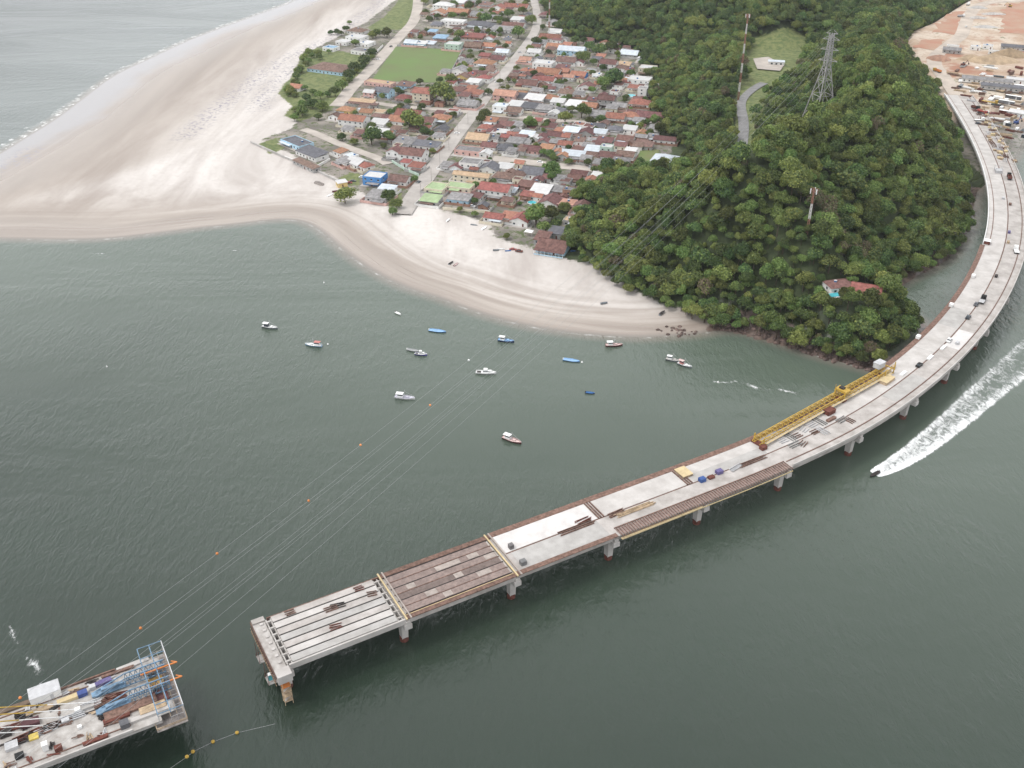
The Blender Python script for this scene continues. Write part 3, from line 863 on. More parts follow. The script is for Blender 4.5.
# ------------------------------------------------------------------ yellow launching gantry on the deck
ga, gb = G3(757, 443, 14.0), G3(888, 370, 14.0)
gl = (gb - ga).length
grz = math.atan2(gb.y - ga.y, gb.x - ga.x)
t = thing('launching_gantry', 'long yellow steel launching gantry lying along the left edge of the bridge', 'gantry', (ga.x, ga.y, 13.0), grz)
for y0 in (-1.9, 1.9):
    mb = MB()
    npan = 26; hh_ = 1.9
    for z in (.9, .9 + hh_):
        for dy in (-.5, .5) if z < 1 else (0,):
            mb.bar((0, y0 + dy, z), (gl, y0 + dy, z), .24, yellow, 4)
    for k in range(npan):
        x0_, x1_ = gl * k / npan, gl * (k + 1) / npan
        xm = (x0_ + x1_) / 2
        for dy in (-.5, .5):
            mb.bar((x0_, y0 + dy, .9), (xm, y0, .9 + hh_), .09, yellow, 4)
            mb.bar((x1_, y0 + dy, .9), (xm, y0, .9 + hh_), .09, yellow, 4)
        mb.bar((x0_, y0 - .5, .9), (x0_, y0 + .5, .9), .1, yellow, 4)
    mb.build('truss', t)
mb = MB()
for k in range(27):
    x0_ = gl * k / 26
    mb.bar((x0_, -1.9, 2.8), (x0_, 1.9, 2.8), .12, yellow, 4)
    if k < 26: mb.bar((x0_, -1.9, 2.8), (gl * (k + 1) / 26, 1.9, 2.8), .09, yellow, 4)
mb.build('cross_bracing', t)
mb = MB(); mb.box((gl / 2, -2.9, 1.3), (gl * .96, .8, .12), ply); mb.box((gl / 2, 2.9, 1.3), (gl * .96, .7, .12), ply); mb.build('walkway', t)
for x0_ in (1.2, gl * .6, gl - 6):
    mb = MB(); mb.box((x0_, 0, .4), (2.4, 6.2, .8), rust); mb.box((x0_, -2.4, 2.2), (.5, .5, 3.6), yellow); mb.box((x0_, 2.4, 2.2), (.5, .5, 3.6), yellow); mb.build('support_leg', t)
mb = MB(); mb.box((gl * .62, 0, 4.0), (3.4, 5.4, 1.0), yellow); mb.box((gl * .62, .5, 4.8), (1.6, 2.2, .8), dark); mb.bar((gl * .62 - 1.7, 2.6, 4), (gl * .62 - 1.7, 2.6, 6.2), .1, yellow, 4); mb.bar((gl * .62 + 1.7, -2.6, 4), (gl * .62 + 1.7, -2.6, 6.2), .1, yellow, 4); mb.build('winch_trolley', t)
mb = MB(); mb.box((gl - 4.5, 2.2, 4.5), (4.6, 3.2, 2.4), greymetal); mb.box((gl - 4.5, 2.2, 5.8), (4.9, 3.4, .2), greymetal); mb.build('machine_house', t)
mb = MB(); mb.box((gl + .6, 0, 2.4), (.4, 5.8, .4), yellow); mb.bar((gl + .6, -2.4, 0), (gl + .6, -2.4, 6), .25, yellow, 4); mb.bar((gl + .6, 2.4, 0), (gl + .6, 2.4, 4), .25, yellow, 4); mb.build('tail_frame', t)

def onb0(u, v):
    s_, n_ = Bfind(u, v, 11.0); return BA(s_)
# ------------------------------------------------------------------ generic small things
def crate(u, v, z, size, mat, name, label, cat, rz=0, group=None, lid=None):
    p = G3(u, v, z)
    t = thing(name, label, cat, p, rz, group)
    mb = MB(); mb.box((0, 0, size[2] / 2), size, mat); mb.build('body', t)
    mb = MB(); mb.box((0, 0, size[2] + .06), (size[0] * 1.03, size[1] * 1.03, .12), lid or mat); mb.build('lid', t)
    return t
def bundle(u, v, z, n, ln, mat, name, label, cat, rz=0, group=None, r=.16, w=1.6):
    p = G3(u, v, z); mb = MB()
    rr = random.Random(u * 31 + v)
    for k in range(n):
        y = -w / 2 + w * (k % max(1, n // 2)) / max(1, n // 2 - 1 or 1)
        zz = r + (k // max(1, n // 2)) * r * 2
        d = rr.uniform(-.06, .06) * ln
        mb.bar((-ln / 2 + d, y + rr.uniform(-.2, .2), zz), (ln / 2 + d, y + rr.uniform(-.2, .2), zz), r, mat, 4)
    o = mb.build(name, None, p, rz)
    return tag(o, label, cat, group)
def wheel_mb(c, r, w, ax='y'):
    mb = MB()
    d = Vector((0, w / 2, 0))
    mb.bar(Vector(c) - d, Vector(c) + d, r, black, 12)
    mb.bar(Vector(c) - d * 1.04, Vector(c) + d * 1.04, r * .55, greymetal, 10)
    return mb
def car(p, rz, mat, label, kind='car', group=None):
    t = thing('parked_car' if kind == 'car' else 'pickup_truck', label, 'car' if kind == 'car' else 'pickup', p, rz, group)
    L_, W_ = 4.4, 1.8
    mb = MB()
    prof = [(-2.2, .35), (2.2, .35), (2.2, .75), (1.9, .92), (-2.1, .98), (-2.2, .8)]
    vs = [(x, -W_ / 2, z) for x, z in prof] + [(x, W_ / 2, z) for x, z in prof]; n = len(prof)
    fs = [(i, (i + 1) % n, n + (i + 1) % n, n + i) for i in range(n)] + [tuple(range(n)), tuple(range(n, 2 * n))[::-1]]
    mb.add(vs, fs, mat)
    cx, cl = (-.25, 2.5) if kind == 'car' else (.2, 1.7)
    mb.box((cx, 0, 1.47), (cl * .72, W_ * .82, .05), mat)
    mb.build('body', t)
    mb = MB(); mb.box((cx, 0, 1.2), (cl, W_ * .92, .5), glass_dark, taper=.78); mb.build('windows', t)
    for sx in (-1.35, 1.35):
        for sy in (-.85, .85): wheel_mb((sx, sy, .33), .33, .22).build('wheel', t)
    return t
def truck(p, rz, cabm, bedm, label, L_=8.0, kind='dump'):
    t = thing('truck', label, 'truck', p, rz)
    mb = MB(); mb.box((L_ / 2 - 1.1, 0, 1.75), (2.1, 2.4, 2.3), cabm, taper=.94); mb.build('cab', t)
    mb = MB(); mb.box((L_ / 2 - .02, 0, 2.15), (.06, 2.1, .8), glass_dark); mb.build('windscreen', t)
    mb = MB(); mb.box((-.2, 0, .8), (L_ - .4, 1.0, .3), black); mb.build('chassis', t)
    mb = MB(); q = L_ - 2.6
    if kind == 'dump':
        mb.box((-1.2, 0, 1.2), (q, 2.4, .2), bedm)
        for sy in (-1.2, 1.2): mb.box((-1.2, sy, 1.75), (q, .12, 1.1), bedm)
        for sx in (-q / 2, q / 2): mb.box((-1.2 + sx, 0, 1.75), (.12, 2.4, 1.1), bedm)
    elif kind == 'mixer':
        mb.bar((-L_ / 2 + .3, 0, 2.4), (L_ / 2 - 2.8, 0, 1.9), 1.15, bedm, 12, .7)
        mb.bar((-L_ / 2 - .6, 0, 2.7), (-L_ / 2 + .3, 0, 2.4), .5, bedm, 10, 1.15)
    else:
        mb.box((-1.2, 0, 1.1), (q, 2.5, .25), bedm)
    mb.build({'dump': 'tipper_body', 'mixer': 'mixer_drum'}.get(kind, 'flat_bed'), t)
    for sx in (L_ / 2 - 1.3, -L_ / 2 + 1.0, -L_ / 2 + 2.3):
        for sy in (-1.05, 1.05): wheel_mb((sx, sy, .5), .5, .35).build('wheel', t)
    return t
def excavator(p, rz, mat, label):
    t = thing('excavator', label, 'excavator', p, rz)
    for sy in (-1.1, 1.1):
        mb = MB(); mb.box((0, sy, .45), (3.6, .6, .8), black, taper=.85); mb.build('track', t)
    mb = MB(); mb.box((-.4, 0, 1.6), (3.2, 2.5, 1.2), mat); mb.build('body', t)
    mb = MB(); mb.box((.6, .7, 2.5), (1.5, 1.0, 1.5), glass_dark, taper=.9); mb.build('cab', t)
    mb = MB(); mb.bar((.9, -.3, 1.8), (3.6, -.3, 4.6), .28, mat, 4); mb.bar((3.6, -.3, 4.6), (5.8, -.3, 2.2), .22, mat, 4); mb.build('boom', t)
    mb = MB(); mb.box((5.7, -.3, 1.6), (1.0, 1.1, 1.1), dark, taper=.6); mb.build('bucket', t)
    return t
def container(p, rz, mat, label, size=(6.1, 2.44, 2.6), name='site_container', cat='container', group=None):
    t = thing(name, label, cat, p, rz, group)
    mb = MB(); mb.box((0, 0, size[2] / 2 + .1), size, mat)
    k = int(size[0] / .6)
    for i in range(k):
        for sy in (-1, 1): mb.box((-size[0] / 2 + (i + .5) * size[0] / k, sy * (size[1] / 2 + .03), size[2] / 2 + .1), (.28, .06, size[2] * .9), mat)
    mb.build('body', t)
    mb = MB(); mb.box((0, 0, size[2] + .16), (size[0] + .12, size[1] + .12, .12), white if mat is not white else greymetal); mb.build('roof', t)
    mb = MB(); mb.box((size[0] * .2, -size[1] / 2 - .05, 1.15), (.9, .08, 2.0), greymetal); mb.build('door', t)
    return t

for u, v, m_, lab in ((336, 627, rust, 'rusty bar heap on the middle of the open girder span'), (338, 606, dark, 'dark bar heap on the second girder of the open span'), (331, 609, brownform, 'brown bar heap beside the dark heap on the open span'), (290, 613, brownform, 'brown boards on the first girder near the open end'), (359, 589, rust, 'rusty boards on the first girder near the plank span'), (372, 594, brownform, 'brown boards at the girder pockets near the plank span')):
    bundle(u, v, 11.02, 6, rnd.uniform(3, 5.5), m_, 'bar_heap', lab, 'bars', onb0(u, v) + rnd.uniform(-.2, .2), w=1.8, r=.12)
# things lying and standing on the main bridge
def onb(u, v, z=11.0):
    s, n = Bfind(u, v, z); return BA(s)
crate(886, 381, 11.0, (7.5, 4.2, 1.3), tan_m, 'timber_platform', 'cream timber platform beside the tail of the yellow gantry', 'platform', onb(886, 381), lid=ply)
crate(683.5, 473.5, 11.0, (4.6, 5.6, .9), tan_m, 'timber_platform', 'pale plywood platform on the left deck edge beyond the open joint', 'platform', onb(684, 474), lid=ply)
car(G3(919, 366, 11), onb(919, 366), black, 'dark car on the centre line of the bridge past the yellow gantry', 'car')
car(G3(949, 341, 11), onb(949, 341) + .1, white, 'white van-like car on the bridge centre line amid pale sheets', 'car')
truck(G3(982, 302, 11), onb(982, 302), black, greymetal, 'dark flatbed truck on the bridge centre line in the curve', 6.5, 'flat')
car(G3(976, 305, 11), onb(976, 305), pm('grey_car_paint', (.12, .12, .13), .4), 'grey car close behind the dark flatbed truck', 'car')
car(G3(968, 318, 11), onb(968, 318), glass_dark, 'small black car on the bridge, third vehicle back from the dark flatbed truck', 'car')
truck(G3(1016, 252, 11), onb(1016, 252) + .2, white, white, 'white flatbed lorry on the right lane of the bridge curve', 7, 'flat')
truck(G3(1009, 178.5, 11), onb(1008, 179), black, rust, 'black and rust tipper truck on the right bridge lane near the yard', 8, 'dump')
t0 = crate(998, 172, 11.0, (5.5, 4.0, 1.6), greymetal, 'concrete_paver', 'grey deck finishing machine on the left lane near the yard', 'machine', onb(998, 172))
mb = MB()
for sx in (-3, 3):
    for sy in (-2.2, 2.2): mb.bar((sx, sy, 0), (sx, sy, 3.2), .12, greymetal, 4)
    mb.bar((sx, -2.2, 3.2), (sx, 2.2, 3.2), .12, greymetal, 4)
mb.bar((-3, -2.2, 3.2), (3, -2.2, 3.2), .12, greymetal, 4); mb.bar((-3, 2.2, 3.2), (3, 2.2, 3.2), .12, greymetal, 4)
mb.build('frame', t0)
crate(987, 243, 11.3, (4.2, 3.2, 1.7), rust, 'barrier_mould', 'white-lidded rusty barrier casting machine where the left parapet ends', 'machine', onb(987, 243), lid=white)
for u, v, lab in ((973, 277, 'on the left deck edge in the middle of the curve'), (951, 306, 'on the left deck edge, nearer than its twin in the curve'), (918, 338, 'on the left deck edge above the headland trees')):
    crate(u, v, 11.2, (2.4, 1.7, 1.3), white, 'water_tank', 'white box tank ' + lab, 'tank', onb(u, v))
crate(719, 473, 11.0, (2.6, 2.0, 1.2), purple, 'tarpaulin_stack', 'violet covered pallet stack on the bridge centre line', 'pallet', onb(719, 473))
crate(702, 481, 11.0, (2.4, 2.0, 1.3), pm('blue_barrels', (.05, .10, .28)), 'drum_pallet', 'dark blue covered pallet on the bridge centre line', 'pallet', onb(702, 481))
crate(711, 478, 11.0, (2.6, 1.6, .7), rust, 'pallet_stack', 'low rusty pallet between the violet and dark blue pallets', 'pallet', onb(711, 478))
crate(511, 548, 11.0, (1.6, 1.6, 1.6), pm('dark_pallet', (.16, .15, .15)), 'machine_box', 'small dark machine on the first pale slab near the plank span', 'machine', onb(511, 548))
crate(523, 564, 11.0, (2.0, 1.8, 1.5), pm('grey_machine', (.17, .17, .17)), 'compressor', 'grey compressor by the right edge of the first pale slab', 'machine', onb(523, 564))
bundle(583, 521, 11.02, 5, 6, rust, 'rebar_bundle', 'short rusty bar bundle on the corner of the first white slab', 'rebar', onb(583, 521) + .1)
bundle(577, 528, 11.02, 6, 14, brownform, 'timber_beam_row', 'long brown timber beams along the centre of the first pale slab', 'timber', onb(577, 528))
bundle(635, 510, 11.02, 8, 16, tan_m, 'timber_beam_row', 'tan timber beams beside the centre of the second pale slab', 'timber', onb(635, 510))
bundle(616, 514, 11.02, 6, 7, brownform, 'timber_beam_row', 'brown timber beams lying behind the first open joint', 'timber', onb(616, 514) + .06)
bundle(752, 462, 11.02, 6, 13, brownform, 'timber_beam_row', 'dark timbers on the deck beside the nose of the yellow gantry', 'timber', onb(752, 462))
bundle(736, 468, 11.02, 8, 6, greymetal, 'pipe_bundle', 'grey pipe bundle on the centre line near the gantry nose', 'pipes', onb(736, 468) + .2)
crate(763, 449, 11.0, (2.6, 2.0, 1.4), rust, 'generator', 'rusty generator under the nose of the yellow gantry', 'generator', onb(763, 449))
crate(829, 413, 11.0, (4.6, 3.0, 1.8), rust, 'winch_frame', 'rust brown winch frame beside the middle of the yellow gantry', 'winch', onb(829, 413))
crate(831, 420, 11.0, (5.0, 1.4, .8), brownform, 'beam_stack', 'brown beam stack just right of the rust winch frame', 'timber', onb(831, 420))
rg_ = random.Random(4)
rgm = pm('wet_patch', (.25, .25, .245), var=.25)
for k, (u, v) in enumerate(((783, 441), (790, 437), (797, 436), (804, 430), (795, 445), (803, 444), (812, 425), (820, 422), (815, 432), (822, 431), (842, 420), (850, 421))):
    s, n = Bfind(u, v)
    bundle(u, v, 11.02, 6, rg_.uniform(3.5, 6.5), (greymetal, rgm, brownform)[k % 3], 'formwork_prop_pile', '%s pile of props on the deck beside the gantry, %s from the gantry nose' % (('grey', 'dark', 'brown')[k % 3], ordn(k + 1)), 'props', BA(s) + rg_.choice((0, 1.57, .3)), r=.13, w=2.4)
for k, (u, v, m_, lab) in enumerate(((903, 374, white, 'white sheet pile on the centre line behind the black car'), (943, 348, white, 'flat white sheets stacked on the centre line near the white car'), (930, 358, white, 'long white sheets laid on the centre line before the black car'), (957, 344, greymetal, 'grey tool rack on the right lane in the curve'),
                                   (1003, 199, greymetal, 'grey hopper on the left lane near the upper inlet'), (1010, 205, brownform, 'brown crate on the centre line of the upper curve'), (1009, 233, purple, 'violet covered box on the centre line of the curve'), (996, 277, dark, 'dark drum box on the right lane in the curve'), (1008, 243, tan_m, 'tan box on the centre line just below the violet box'), (893, 368, tan_m, 'tan crate tucked behind the gantry tail'))):
    crate(u, v, 11.0, (2.2 + (k < 3) * 2.5, 1.4, .5 + .6 * (k > 2)), m_, 'material_stack', lab, 'materials', onb(u, v))
# cluttered half-built deck strip at the yard end
names = (('formwork_panel_stack', tan_m, 'panels'), ('rebar_bundle', rust, 'rebar'), ('timber_stack', ply, 'timber'), ('beam_pile', brownform, 'timber'), ('pipe_bundle', greymetal, 'pipes'))
adj = {'formwork_panel_stack': 'tan formwork panels', 'rebar_bundle': 'rusty rebar bundle', 'timber_stack': 'yellow plywood sheets', 'beam_pile': 'brown beam pile', 'pipe_bundle': 'grey pipe bundle'}
cnt = {}
for k in range(58):
    v = 108 + k * .95
    cx = 973 + (v - 108) * .50 + rg_.uniform(0, 15)
    nm, m_, cat = names[rg_.choice((0, 0, 1, 2, 3, 3, 4))]
    s, n = Bfind(cx, v)
    cnt[nm] = cnt.get(nm, 0) + 1
    lab = '%s on the cluttered bridge deck, %s of its kind from the yard' % (adj[nm], ordn(cnt[nm]))
    if nm in ('formwork_panel_stack', 'timber_stack'):
        crate(cx, v, 11.0, (rg_.uniform(2, 4.5), rg_.uniform(1.5, 3), rg_.uniform(.4, 1.4)), m_, nm, lab, cat, BA(s) + rg_.uniform(-.3, .3))
    else:
        bundle(cx, v, 11.02, 7, rg_.uniform(4, 8), m_, nm, lab, cat, BA(s) + rg_.choice((0, 0, 1.5)) + rg_.uniform(-.2, .2), w=2.2)

# ------------------------------------------------------------------ stay bridge stub at lower left
ZD = 14.0
sA, sB = Vector((*G(143, 660, ZD), ZD)), Vector((*G(168, 720, ZD), ZD))
nd = (sB - sA).normalized(); td = Vector((nd.y, -nd.x, 0)); 
dirb = Vector((-.873, -.487, 0)); nrm = Vector((.487, -.873, 0))
def SPt(s, n, z=ZD):     # s back along the deck from its open end, n across from the beach side
    return sA + dirb * s + nrm * n + Vector((0, 0, z - ZD))
srz = math.atan2(.487, .873)
SW = 25.5
stub = thing('stay_bridge', 'cable stayed concrete bridge arm with yellow stays and blue form traveller', 'bridge', tuple(SPt(0, 0)), srz)
# local frame: x towards the open end, y towards the beach side
def sbox(mb, s0, s1, n0, n1, z0, z1, mat): return mb.box((-(s0 + s1) / 2, -(n0 + n1) / 2, (z0 + z1) / 2 - ZD), (s1 - s0, n1 - n0, z1 - z0), mat)
mb = MB(); sbox(mb, 0, 150, 0, SW, ZD - .5, ZD, concrete_dirty); mb.build('deck', stub)
mb = MB(); sbox(mb, 0, 150, 5, SW - 5, ZD - 2.8, ZD - .51, concrete); sbox(mb, 0, 150, .4, 1.6, ZD - 1.5, ZD - .51, concrete_new); sbox(mb, 0, 150, SW - 1.6, SW - .4, ZD - 1.5, ZD - .51, concrete_new); mb.build('box_girder', stub)
mb = MB(); sbox(mb, 8, 150, SW - .5, SW, ZD, ZD + .7, concrete_new); sbox(mb, 8, 150, SW - 2.6, SW - 2.3, ZD, ZD + .25, brownform); mb.build('kerb', stub)
mb = MB(); sbox(mb, 8, 150, 0, .4, ZD, ZD + .7, brownform); sbox(mb, 12, 150, 2.6, 2.9, ZD, ZD + .25, brownform); mb.build('edge_formwork', stub)
mb = MB(); sbox(mb, 10, 150, SW / 2 - .35, SW / 2 + .35, ZD, ZD + .12, dark); mb.build('centre_strip', stub)
tower_s = 78
for k, (u, v, ul, vl) in enumerate(((100, 701.7, 0, 707.5), (83, 708.7, 0, 714.5), (65, 716.7, 0, 721.5), (43, 725.3, 0, 727.5), (30, 731.7, -30, 734))):
    a = G3(u, v, ZD)
    tp = SPt(tower_s, SW / 2, 0)
    # height at the tower for which the stay lies along its direction in plan and elevation
    x_, y_ = (ul - 512) / FPX, (384 - vl) / FPX
    rr = Vector((x_, math.cos(PITCH) + y_ * math.sin(PITCH), -math.sin(PITCH) + y_ * math.cos(PITCH)))
    d2 = Vector((tp.x - a.x, tp.y - a.y))
    den = rr.x * -d2.y + rr.y * d2.x
    tt = (a.x * -d2.y + a.y * d2.x) / den
    ss_ = ((rr.x * tt - a.x) * d2.x + (rr.y * tt - a.y) * d2.y) / d2.length_squared
    zz = CAMH + rr.z * tt
    top = a + Vector((d2.x, d2.y, (zz - ZD) / max(ss_, .05)))
    top.z = min(max(top.z, ZD + 18 + (4 - k) * 3), ZD + 75)
    mb = MB()
    M_ = stub.matrix_world.copy()
    rm = Matrix.Rotation(-srz, 3, 'Z'); o0 = SPt(0, 0)
    la, ltp = rm @ (a - o0), rm @ (top - o0)
    brk = la.lerp(ltp, .20)
    mb.bar(la, brk, .13, white, 6); mb.bar(brk, ltp, .17, yellow, 6)
    mb.build('stay_cable', stub)
mb = MB()
sbox(mb, tower_s - 1.5, tower_s + 1.5, SW / 2 - 1.5, SW / 2 + 1.5, ZD, ZD + 62, concrete_new); mb.build('tower', stub)
for s0 in (44, 118):
    mb = MB(); sbox(mb, s0 - 2, s0 + 2, 8, SW - 8, 2, ZD - 2.81, concrete); sbox(mb, s0 - 2.5, s0 + 2.5, 5, SW - 5, -3, 2, rust); mb.build('pier', stub)
# form traveller
tv = thing('form_traveller', 'blue steel form traveller over the open end of the stay bridge', 'form traveller', tuple(SPt(0, 0)), srz)
def tbar(mb, a, b, r, mat): return mb.bar((-a[0], -a[1], a[2]), (-b[0], -b[1], b[2]), r, mat, 4)
for n in (6.5, 8.5, 13.6, 15.6):
    mb = MB()
    for z in (.6, 3.6):
        tbar(mb, (-5, n, z), (15 if z < 1 else 6, n, z), .22, blue)
    for k in range(8):
        s0 = -5 + k * 1.45
        tbar(mb, (s0, n, .6), (s0 + .72, n, 3.6), .12, blue); tbar(mb, (s0 + 1.45, n, .6), (s0 + .72, n, 3.6), .12, blue)
    tbar(mb, (6, n, 3.6), (15, n, .7), .2, blue)
    mb.build('main_truss', tv)
for n in (7.5, 14.6):
    mb = MB()
    mb.box((-11, -n, .75), (9.5, 1.8, .5), blue); mb.box((-10, -n, 1.5), (6, 1.0, .9), blue); mb.build('counterweight_beam', tv)
for s0 in (-6.2, -2.6, .8):
    mb = MB()
    for z in (2.6, 3.5): tbar(mb, (s0, -1.5, z), (s0, SW + .6, z), .18, blue if s0 != -6.2 else greymetal)
    for k in range(18):
        n = -1.5 + k * (SW + 2.0) / 18
        tbar(mb, (s0, n, 2.6), (s0, n + .8, 3.5), .09, blue); tbar(mb, (s0, n + .8, 3.5), (s0, n + 1.6, 2.6), .09, blue)
    mb.build('cross_truss', tv)
for n in (-1.5, 3, 22.5, SW + .6):
    mb = MB()
    for s0 in (-6.2, .8): tbar(mb, (s0, n, -3.5 if s0 < 0 else 0), (s0, n, 3.5), .12, blue if n < 10 else greymetal)
    tbar(mb, (-6.2, n, 3.5), (.8, n, 3.5), .14, blue); mb.build('hanger', tv)
for n in (9, 15.2):
    mb = MB(); tbar(mb, (-8.5, n, 3.2), (2, n, 3.2), .25, orange_m); tbar(mb, (-8.5, n, 3.2), (-7, n - 1.2, 3.2), .18, orange_m); mb.build('launch_beam', tv)
mb = MB()
for k in range(15):
    n = -1.2 + k * (SW + 1.4) / 14
    for s0 in (-6, -4.2, -2.4): tbar(mb, (s0, n, -2.1), (s0, n, .6 if s0 > -5 else 1.2), .06, greymetal)
    tbar(mb, (-6, n, .2), (-2.4, n, .2), .06, greymetal)
for s0 in (-6, -4.2, -2.4):
    for z in (-.6, .6): tbar(mb, (s0, -1.2, z), (s0, SW + .2, z), .06, tan_m)
mb.build('scaffold_tubes', tv)
for n, w_ in ((2, 3), (8, 2.4), (12, 2), (19, 3.2)):
    mb = MB(); mb.box((-1.4 + 4.6, -n, -.4), (2.2, w_, .15), planks); mb.build('scaffold_boards', tv)
mb = MB(); mb.box((2.2, -SW / 2, -2.2), (8.5, SW + 3.6, .2), pm('platform_boards', (.30, .27, .255), var=.25, scale=.5)); mb.build('hanging_platform', tv)
mb = MB(); mb.box((1.6, -11, .3), (4, 4, .2), pm('ochre_board', (.38, .23, .07))); mb.build('ochre_panel', tv)
mb = MB(); mb.box((1.4, -16.6, .2), (4.4, 4.6, .3), pm('dark_red_mat', (.12, .05, .05))); mb.build('rebar_mat', tv)
mb = MB(); mb.box((1.8, -4, .1), (5, 5.5, .2), concrete_dirty); mb.build('bottom_form', tv)
mb = MB(); mb.box((1.8, -21.5, .15), (5.2, 4.6, .2), concrete_grey); mb.build('bottom_form', tv)
mb = MB()
for x0_, x1_, y0, y1 in ((6.4, 6.4, 1.6, -SW - 1.8), (-2, 6.4, -SW - 1.8, -SW - 1.8), (-2, -2, -SW - 1.8, -SW + .2)):
    for z in (-1.2, -.7): mb.bar((x0_, y0, z), (x1_, y1, z), .12, tan_m, 4)
mb.build('guard_rail', tv)
# load on the stub deck (photograph points at deck level)
p = G3(46, 696, ZD)
container(p, srz, white, 'white tank-like site container on the beach edge of the stay bridge', (8.2, 4.6, 2.6))
def rot(u, v): return srz
stuff_list = [
    (69, 700, 'beam_stack', ply, (6, 1.6, .9), 'yellow beams beside the white container on the stay bridge', 'beams'),
    (83, 695, 'drum_pallet', pm('navy_drums', (.06, .09, .25)), (2.6, 1.8, 1.2), 'dark blue drum pallet on the stay bridge', 'pallet'),
    (106, 683, 'tarpaulin_stack', purple, (3.4, 1.7, 1.1), 'violet covered pallet near the blue traveller', 'pallet'),
    (99, 685.5, 'tarpaulin_stack', purple, (2.4, 1.5, .9), 'smaller violet pallet beside the larger violet pallet', 'pallet'),
    (93, 688.5, 'tool_box', greymetal, (1.6, 1.4, 1.1), 'grey tool box next to the small violet pallet', 'box'),
    (34, 737.5, 'sheet_stack', pm('yellow_sheets', (.60, .46, .12)), (2.4, 2.0, .5), 'small yellow sheet stack on the stay bridge', 'panels'),
    (46, 749, 'portable_toilet', white, (1.5, 1.6, 2.2), 'white cabin standing alone on the stay bridge deck', 'cabin'),
    (59, 750, 'generator', rust, (1.9, 1.4, 1.4), 'rust red generator near the right edge of the stay bridge', 'generator'),
    (31, 724, 'pallet_stack', pm('dark_maroon_box', (.10, .045, .05)), (4.5, 2.4, 1.0), 'dark maroon boxes on the middle of the stay bridge', 'boxes'),
    (131, 709, 'panel_stack', brownform, (14, 3.0, .8), 'long rust brown panel stack behind the blue traveller', 'panels'),
    (117, 719, 'beam_stack', rust, (7, 1.6, .7), 'short rust beam stack beside the long brown panels', 'beams'),
    (153, 709, 'panel_stack', tan_m, (7, 2.6, .8), 'orange tan panel stack just behind the traveller', 'panels'),
    (150, 715, 'panel_stack', concrete_new, (11, 1.4, .6), 'white long panels near the right edge behind the traveller', 'panels'),
    (125, 726, 'compressor', pm('dark_machine', (.12, .12, .13)), (2.4, 2.2, 1.6), 'dark compressor on the right side of the stay bridge', 'machine'),
    (96, 741, 'beam_stack', rust, (6.5, 1.2, .7), 'rust red steel beams on the right edge strip of the stay bridge', 'beams'),
    (133, 665, 'panel_stack', concrete_new, (9, 1.6, .4), 'white panels by the beach edge next to the traveller', 'panels'),
    (118, 672.5, 'beam_stack', brownform, (9, 1.0, .5), 'brown beams by the beach edge behind the white panels', 'beams'),
    (12, 747, 'sheet_stack', greymetal, (3.2, 2.6, .9), 'grey sheet stack on the left end of the stay bridge', 'panels'),
    (16, 708, 'beam_stack', pm('dark_timber', (.15, .11, .08)), (9, 1.4, .6), 'dark timber stack under the first yellow stay', 'timber'),
    (40, 711, 'beam_stack', tan_m, (7, 1.5, .6), 'tan timbers under the second yellow stay', 'timber'),
    (78, 711, 'material_box', white, (1.5, 1.3, .9), 'small white box under the second stay', 'box'),
    (80, 728, 'material_box', white, (1.1, .9, .8), 'small white box on the bare middle of the stay bridge', 'box'),
    (88, 708, 'tool_box', concrete_grey, (3.5, 1.2, .7), 'grey tool chest on the centre strip of the stay bridge', 'box'),
    (66, 722, 'tool_box', greymetal, (2.0, 1.4, 1.0), 'grey chest below the third yellow stay', 'box'),
    (20, 757, 'pallet_stack', black, (2.2, 1.6, 1.0), 'black pallet at the lower left corner of the deck', 'pallet'),
    (6, 735, 'pallet_stack', dark, (3.0, 2.0, 1.2), 'dark pallet pile at the far left of the stay bridge', 'pallet'),
]
for u, v, nm, m_, sz, lab, cat in stuff_list:
    crate(u, v, ZD, sz, m_, nm, lab, cat, srz + rg_.uniform(-.05, .05))
sr_ = random.Random(33)
scnt = {}
for q_ in range(46):
    s_, n_ = sr_.uniform(9, 52), sr_.choice((sr_.uniform(1, 5), sr_.uniform(8.5, 14), sr_.uniform(19, 24), sr_.uniform(3, 24)))
    P_ = SPt(s_, n_, ZD)
    if pj0(P_)[0] < -4 or pj0(P_)[1] > 775: continue
    typ = sr_.choice(('grey', 'rust', 'tan', 'brown', 'dark'))
    scnt[typ] = scnt.get(typ, 0) + 1
    m_ = dict(grey=greymetal, rust=rust, tan=tan_m, brown=brownform, dark=dark)[typ]
    t = thing('loose_material', 'small %s piece of site material lying on the stay bridge, %s %s one' % (typ, ordn(scnt[typ]), typ), 'materials', P_, srz + sr_.choice((0, 0, 1.57)) + sr_.uniform(-.3, .3))
    mb = MB()
    for b_ in range(sr_.randint(2, 5)):
        mb.box((sr_.uniform(-.8, .8), sr_.uniform(-.5, .5), .12 + .13 * b_), (sr_.uniform(.8, 3.2), sr_.uniform(.2, .5), .12), m_, sr_.uniform(-.2, .2))
    mb.build('boards', t)
k = 0
for u, v in ((52, 727), (47, 730), (40, 733), (28, 736), (21, 741), (72, 718), (60, 724), (12, 728), (24, 716), (92, 705), (106, 702), (116, 697), (108, 715), (121, 714), (112, 722)):
    k += 1
    bundle(u, v, ZD + .02, 8, rg_.uniform(4, 8), (pm if 0 else (rust, dark, greymetal, brownform))[k % 4], 'bar_bundle', '%s bar bundle along the centre of the stay bridge, %s in the line of bundles' % (('rusty', 'dark', 'grey', 'brown')[k % 4], ordn(k)), 'bars', srz + rg_.uniform(-.15, .15), w=2.0)

